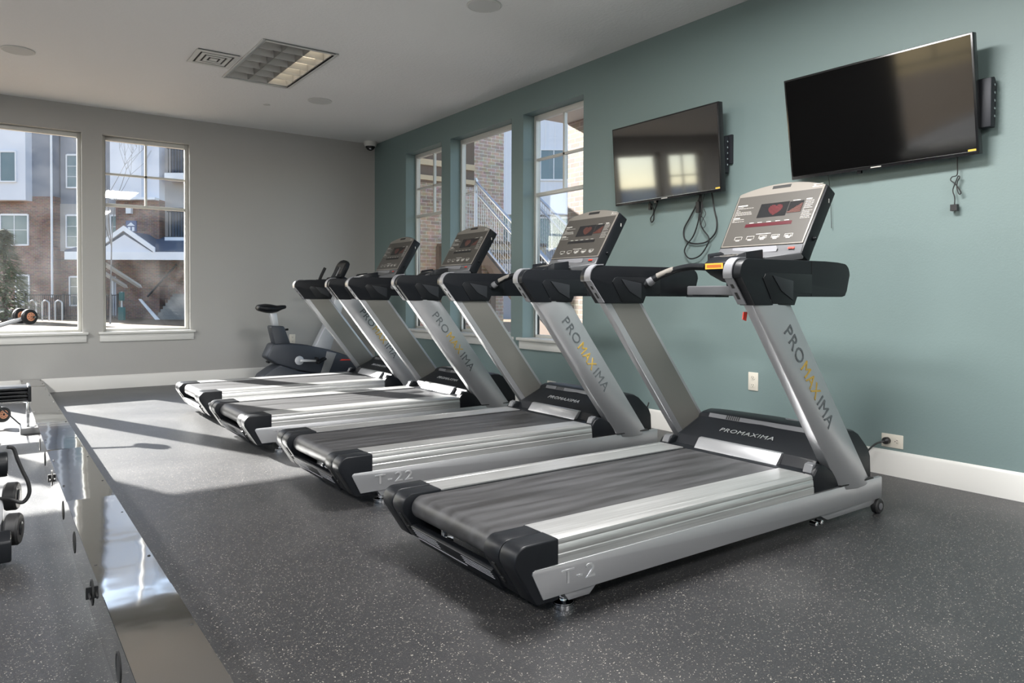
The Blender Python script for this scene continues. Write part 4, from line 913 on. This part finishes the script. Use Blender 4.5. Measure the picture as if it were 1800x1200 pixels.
def conifer():
    t = thing('conifer', (ext(31)[0]+math.cos(-yaw)*(-21.6), ext(31)[1]+math.sin(-yaw)*(-21.6), -.16), label='green conifer tree at the left edge beyond the lawn', cat='tree')
    MB().tube([(0, 0, 0), (.02, 0, 2), (0, 0, 4.0)], lambda q: .12-.1*q, 8).build('trunk', bark, t)
    m = MB(); rn = random.Random(2)
    for k in range(3600):
        z = .35+3.6*(rn.random()**1.25); rr = (4.1-z)*.36*(.5+.5*rn.random()); a = rn.uniform(0, 6.283)
        c = Vector((rr*math.cos(a), rr*math.sin(a), z-.12*rr)); d = Vector((math.cos(a+rn.uniform(-.6, .6)), math.sin(a+rn.uniform(-.6, .6)), rn.uniform(-.5, .1))).normalized()
        s = d.cross(Vector((0, 0, 1))).normalized(); L_ = rn.uniform(.2, .42)
        v = [m.bm.verts.new(c+p) for p in (-s*.05, s*.05, d*L_+s*.015, d*L_-s*.015)]; m.bm.faces.new(v)
    f_ = m.build('foliage', leaf, t)
conifer()
def bare_tree():
    t = thing('bare_tree', (ext(30)[0]+math.cos(-yaw)*(-16.55), ext(30)[1]+math.sin(-yaw)*(-16.55), -.16), label='leafless pale tree behind the left side of the paned back window', cat='tree')
    m = MB(); rn = random.Random(9)
    def br(p, d, L_, r, n):
        q = p+d*L_; m.tube([p, (p+q)/2+Vector((rn.uniform(-.04, .04),)*3), q], lambda s: r*(1-.35*s), 6)
        if n:
            for k in range(3):
                a = Vector((rn.uniform(-1, 1), rn.uniform(-1, 1), rn.uniform(.3, 1))).normalized(); br(q, (d*.75+a*.65).normalized(), L_*.66, r*.6, n-1)
    br(Vector((0, 0, 0)), Vector((.02, 0, 1)), 3.2, .035, 4); m.build('branches', palebark, t)
bare_tree()
t = thing('waste_station', (ext(34.2)[0]+math.cos(-yaw)*(-18.32), ext(34.2)[1]+math.sin(-yaw)*(-18.32), -.16), -yaw, 'green waste bin on a post outside, beside the brick wall', 'bin')
MB().box(-.03, .03, -.03, .03, 0, 1.35).build('post', galv, t); MB().box(-.13, .13, -.1, .1, .0, .62).build('bin', green_m, t, bevel=.02); MB().box(-.1, .1, -.08, .08, .92, 1.32).build('bag_box', green_m, t, bevel=.02)
t = thing('garden_wall', (ext(33.8)[0]+math.cos(-yaw)*(-24.3), ext(33.8)[1]+math.sin(-yaw)*(-24.3), -.16), -yaw, 'low stepped pale stone wall under the conifer', 'wall')
for x0, x1, h in ((-3, .2, .75), (.2, 1.0, .5), (1.0, 1.6, .28)): MB().box(x0, x1, -.2, .2, 0, h).build('stone_step', concrete, t, bevel=.03)

# ------------------------------------------------------------------ outdoors: stair and buildings beyond the teal wall
t = thing('brick_building', (2.4, 12.3, -.17), label='tan brick building wall behind the metal stair, seen through the wide plain window', cat='building')
MB().box(-.6, 2.01, 0, 1.5, 0, 7).build('brick_wall', brick_near, t)
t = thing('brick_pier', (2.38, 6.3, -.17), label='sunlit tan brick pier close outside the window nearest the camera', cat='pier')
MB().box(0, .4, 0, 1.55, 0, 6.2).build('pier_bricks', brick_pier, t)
so = MB().box(-1.6, .9, -.4, 1.6, 3.62, 3.72); so.build('soffit', sid_beige, t)
def stair():
    S = thing('metal_stair', (2.9, 10.9, -.17), label='outdoor stair with galvanised railings and wire infill beyond the teal wall windows', cat='stair')
    W_ = 1.15; top = 2.2; run, rise, n = .25, .1833, 12
    # landing
    MB().box(-.1, W_+.4, 0, 1.35, top-.05, top).build('landing', timber, S)
    for k in range(5): MB().box(-.1, W_+.4, .05+k*.3, .11+k*.3, top-.25, top-.05).build('joist', joist_m, S)
    for k in range(n): MB().box(0, W_, -.30-run*k, -run*k, top-rise*(k+1)-.05, top-rise*(k+1)).build('tread', concrete, S)
    for x in (-.05, W_):
        a = Vector((x, .05, top-.02)); b = Vector((x, -run*n, top-rise*n-.02))
        MB().solid([a, b, b+Vector((0, 0, -.26)), a+Vector((0, 0, -.26))], (.05, 0, 0)).build('stringer', timber, S)
        MB().tube([a+Vector((0, 0, 1.05)), b+Vector((0, 0, 1.05))], .026, 10).build('hand_rail', galv, S)
        MB().tube([a+Vector((.0, -.1, .80)), b+Vector((0, .05, .86))], .02, 10).build('mid_rail', galv, S)
        MB().tube([a+Vector((0, 0, .1)), b+Vector((0, 0, .1))], .02, 8).build('bottom_rail', galv, S)
        ms = MB(); L_ = b-a
        for k in range(46):
            p = a+L_*(k/46); ms.tube([p+Vector((0, 0, .1)), p+Vector((0, 0, 1.03))], .005, 5)
        for k in range(7): ms.tube([a+Vector((0, 0, .2+k*.12)), b+Vector((0, 0, .2+k*.12))], .004, 5)
        ms.build('wire_mesh', galv, S)
        for q in (0, .5, 1): MB().tube([a+L_*q+Vector((0, 0, -.2)), a+L_*q+Vector((0, 0, 1.12))], .03, 10).build('baluster_post', galv, S)
    gr = MB(); x = -.05
    for z in (1.05, .85, .1): gr.tube([(x, 0, top+z), (x, 1.35, top+z)], .024, 8)
    for k in range(16): gr.tube([(x, k*.084, top+.1), (x, k*.084, top+1.03)], .005, 5)
    for k in range(6): gr.tube([(x, 0, top+.2+k*.13), (x, 1.35, top+.2+k*.13)], .004, 5)
    gr.build('landing_guard', galv, S)
    for x, y in ((-.05, 0), (W_, 0), (-.05, 1.3), (W_, 1.3)): MB().box(x-.06, x+.06, y-.06, y+.06, 0, top-.05).build('post', timber, S)
stair()
t = thing('upper_landing', (1.75, 11.9, -.17), label='overhead timber landing with tan joists outside the far paned window', cat='landing')
MB().box(-1.2, 1.0, -1.0, .36, 3.92, 4.0).build('deck', timber, t)
for k in range(3): MB().box(-1.2, 1.0, -.85+k*.45, -.77+k*.45, 3.70, 3.92).build('joist', joist_m, t)
MB().box(-1.2, 1.0, -1.06, -1.0, 3.12, 4.05).build('rim_beam', timber, t)
for z0, z1 in ((3.40, 3.50), (3.15, 3.23)): MB().box(-1.2, 1.0, -1.09, -1.06, z0, z1).build('ledger', joist_m, t); MB().box(-1.2, 1.0, .30, .36, 3.45, 3.92).build('rim_beam', joist_m, t)
for x, y in ((-1.1, .2), (-1.1, -.9)): MB().box(x-.07, x+.07, y-.07, y+.07, 0, 3.92).build('post', timber, t)
def white_building():
    s38 = 38/1280.66
    u = lambda px: (px-900)*s38
    z = lambda py: 1.0241-(py-517.6)*s38
    A = thing('white_building', ext(38), -yaw, 'pale board and batten building far beyond the window nearest the camera', 'building')
    MB().box(u(868), u(1250), 0, 4, z(374), z(60)).build('siding_wall', sid_white, A)
    for px in range(872, 1250, 17): MB().box(u(px), u(px)+.04, -.02, 0, z(374), z(60)).build('batten', ext_trim, A)
    MB().box(u(868), u(1250), .2, 4, z(565), z(374)).build('lower_wall', sid_grey, A)
    for x0, x1, y0, y1, d in ((950, 1006, 262, 312, 0), (945, 1006, 380, 432, .2), (884, 915, 345, 430, .2)):
        w = MB()
        for b in ((x0-2, x0, y0-2, y1+3), (x1, x1+2, y0-2, y1+3), (x0, x1, y0-2, y0), (x0, x1, y1, y1+3), ((x0+x1)/2-6.5, (x0+x1)/2-5, y0, y1)): w.box(u(b[0]), u(b[1]), d-.07, d, z(b[3]), z(b[2]))
        fo = w.build('window', ext_trim, A); MB().box(u(x0), u(x1), d-.03, d+.01, z(y1), z(y0)).build('pane', ext_glass, fo)
white_building()
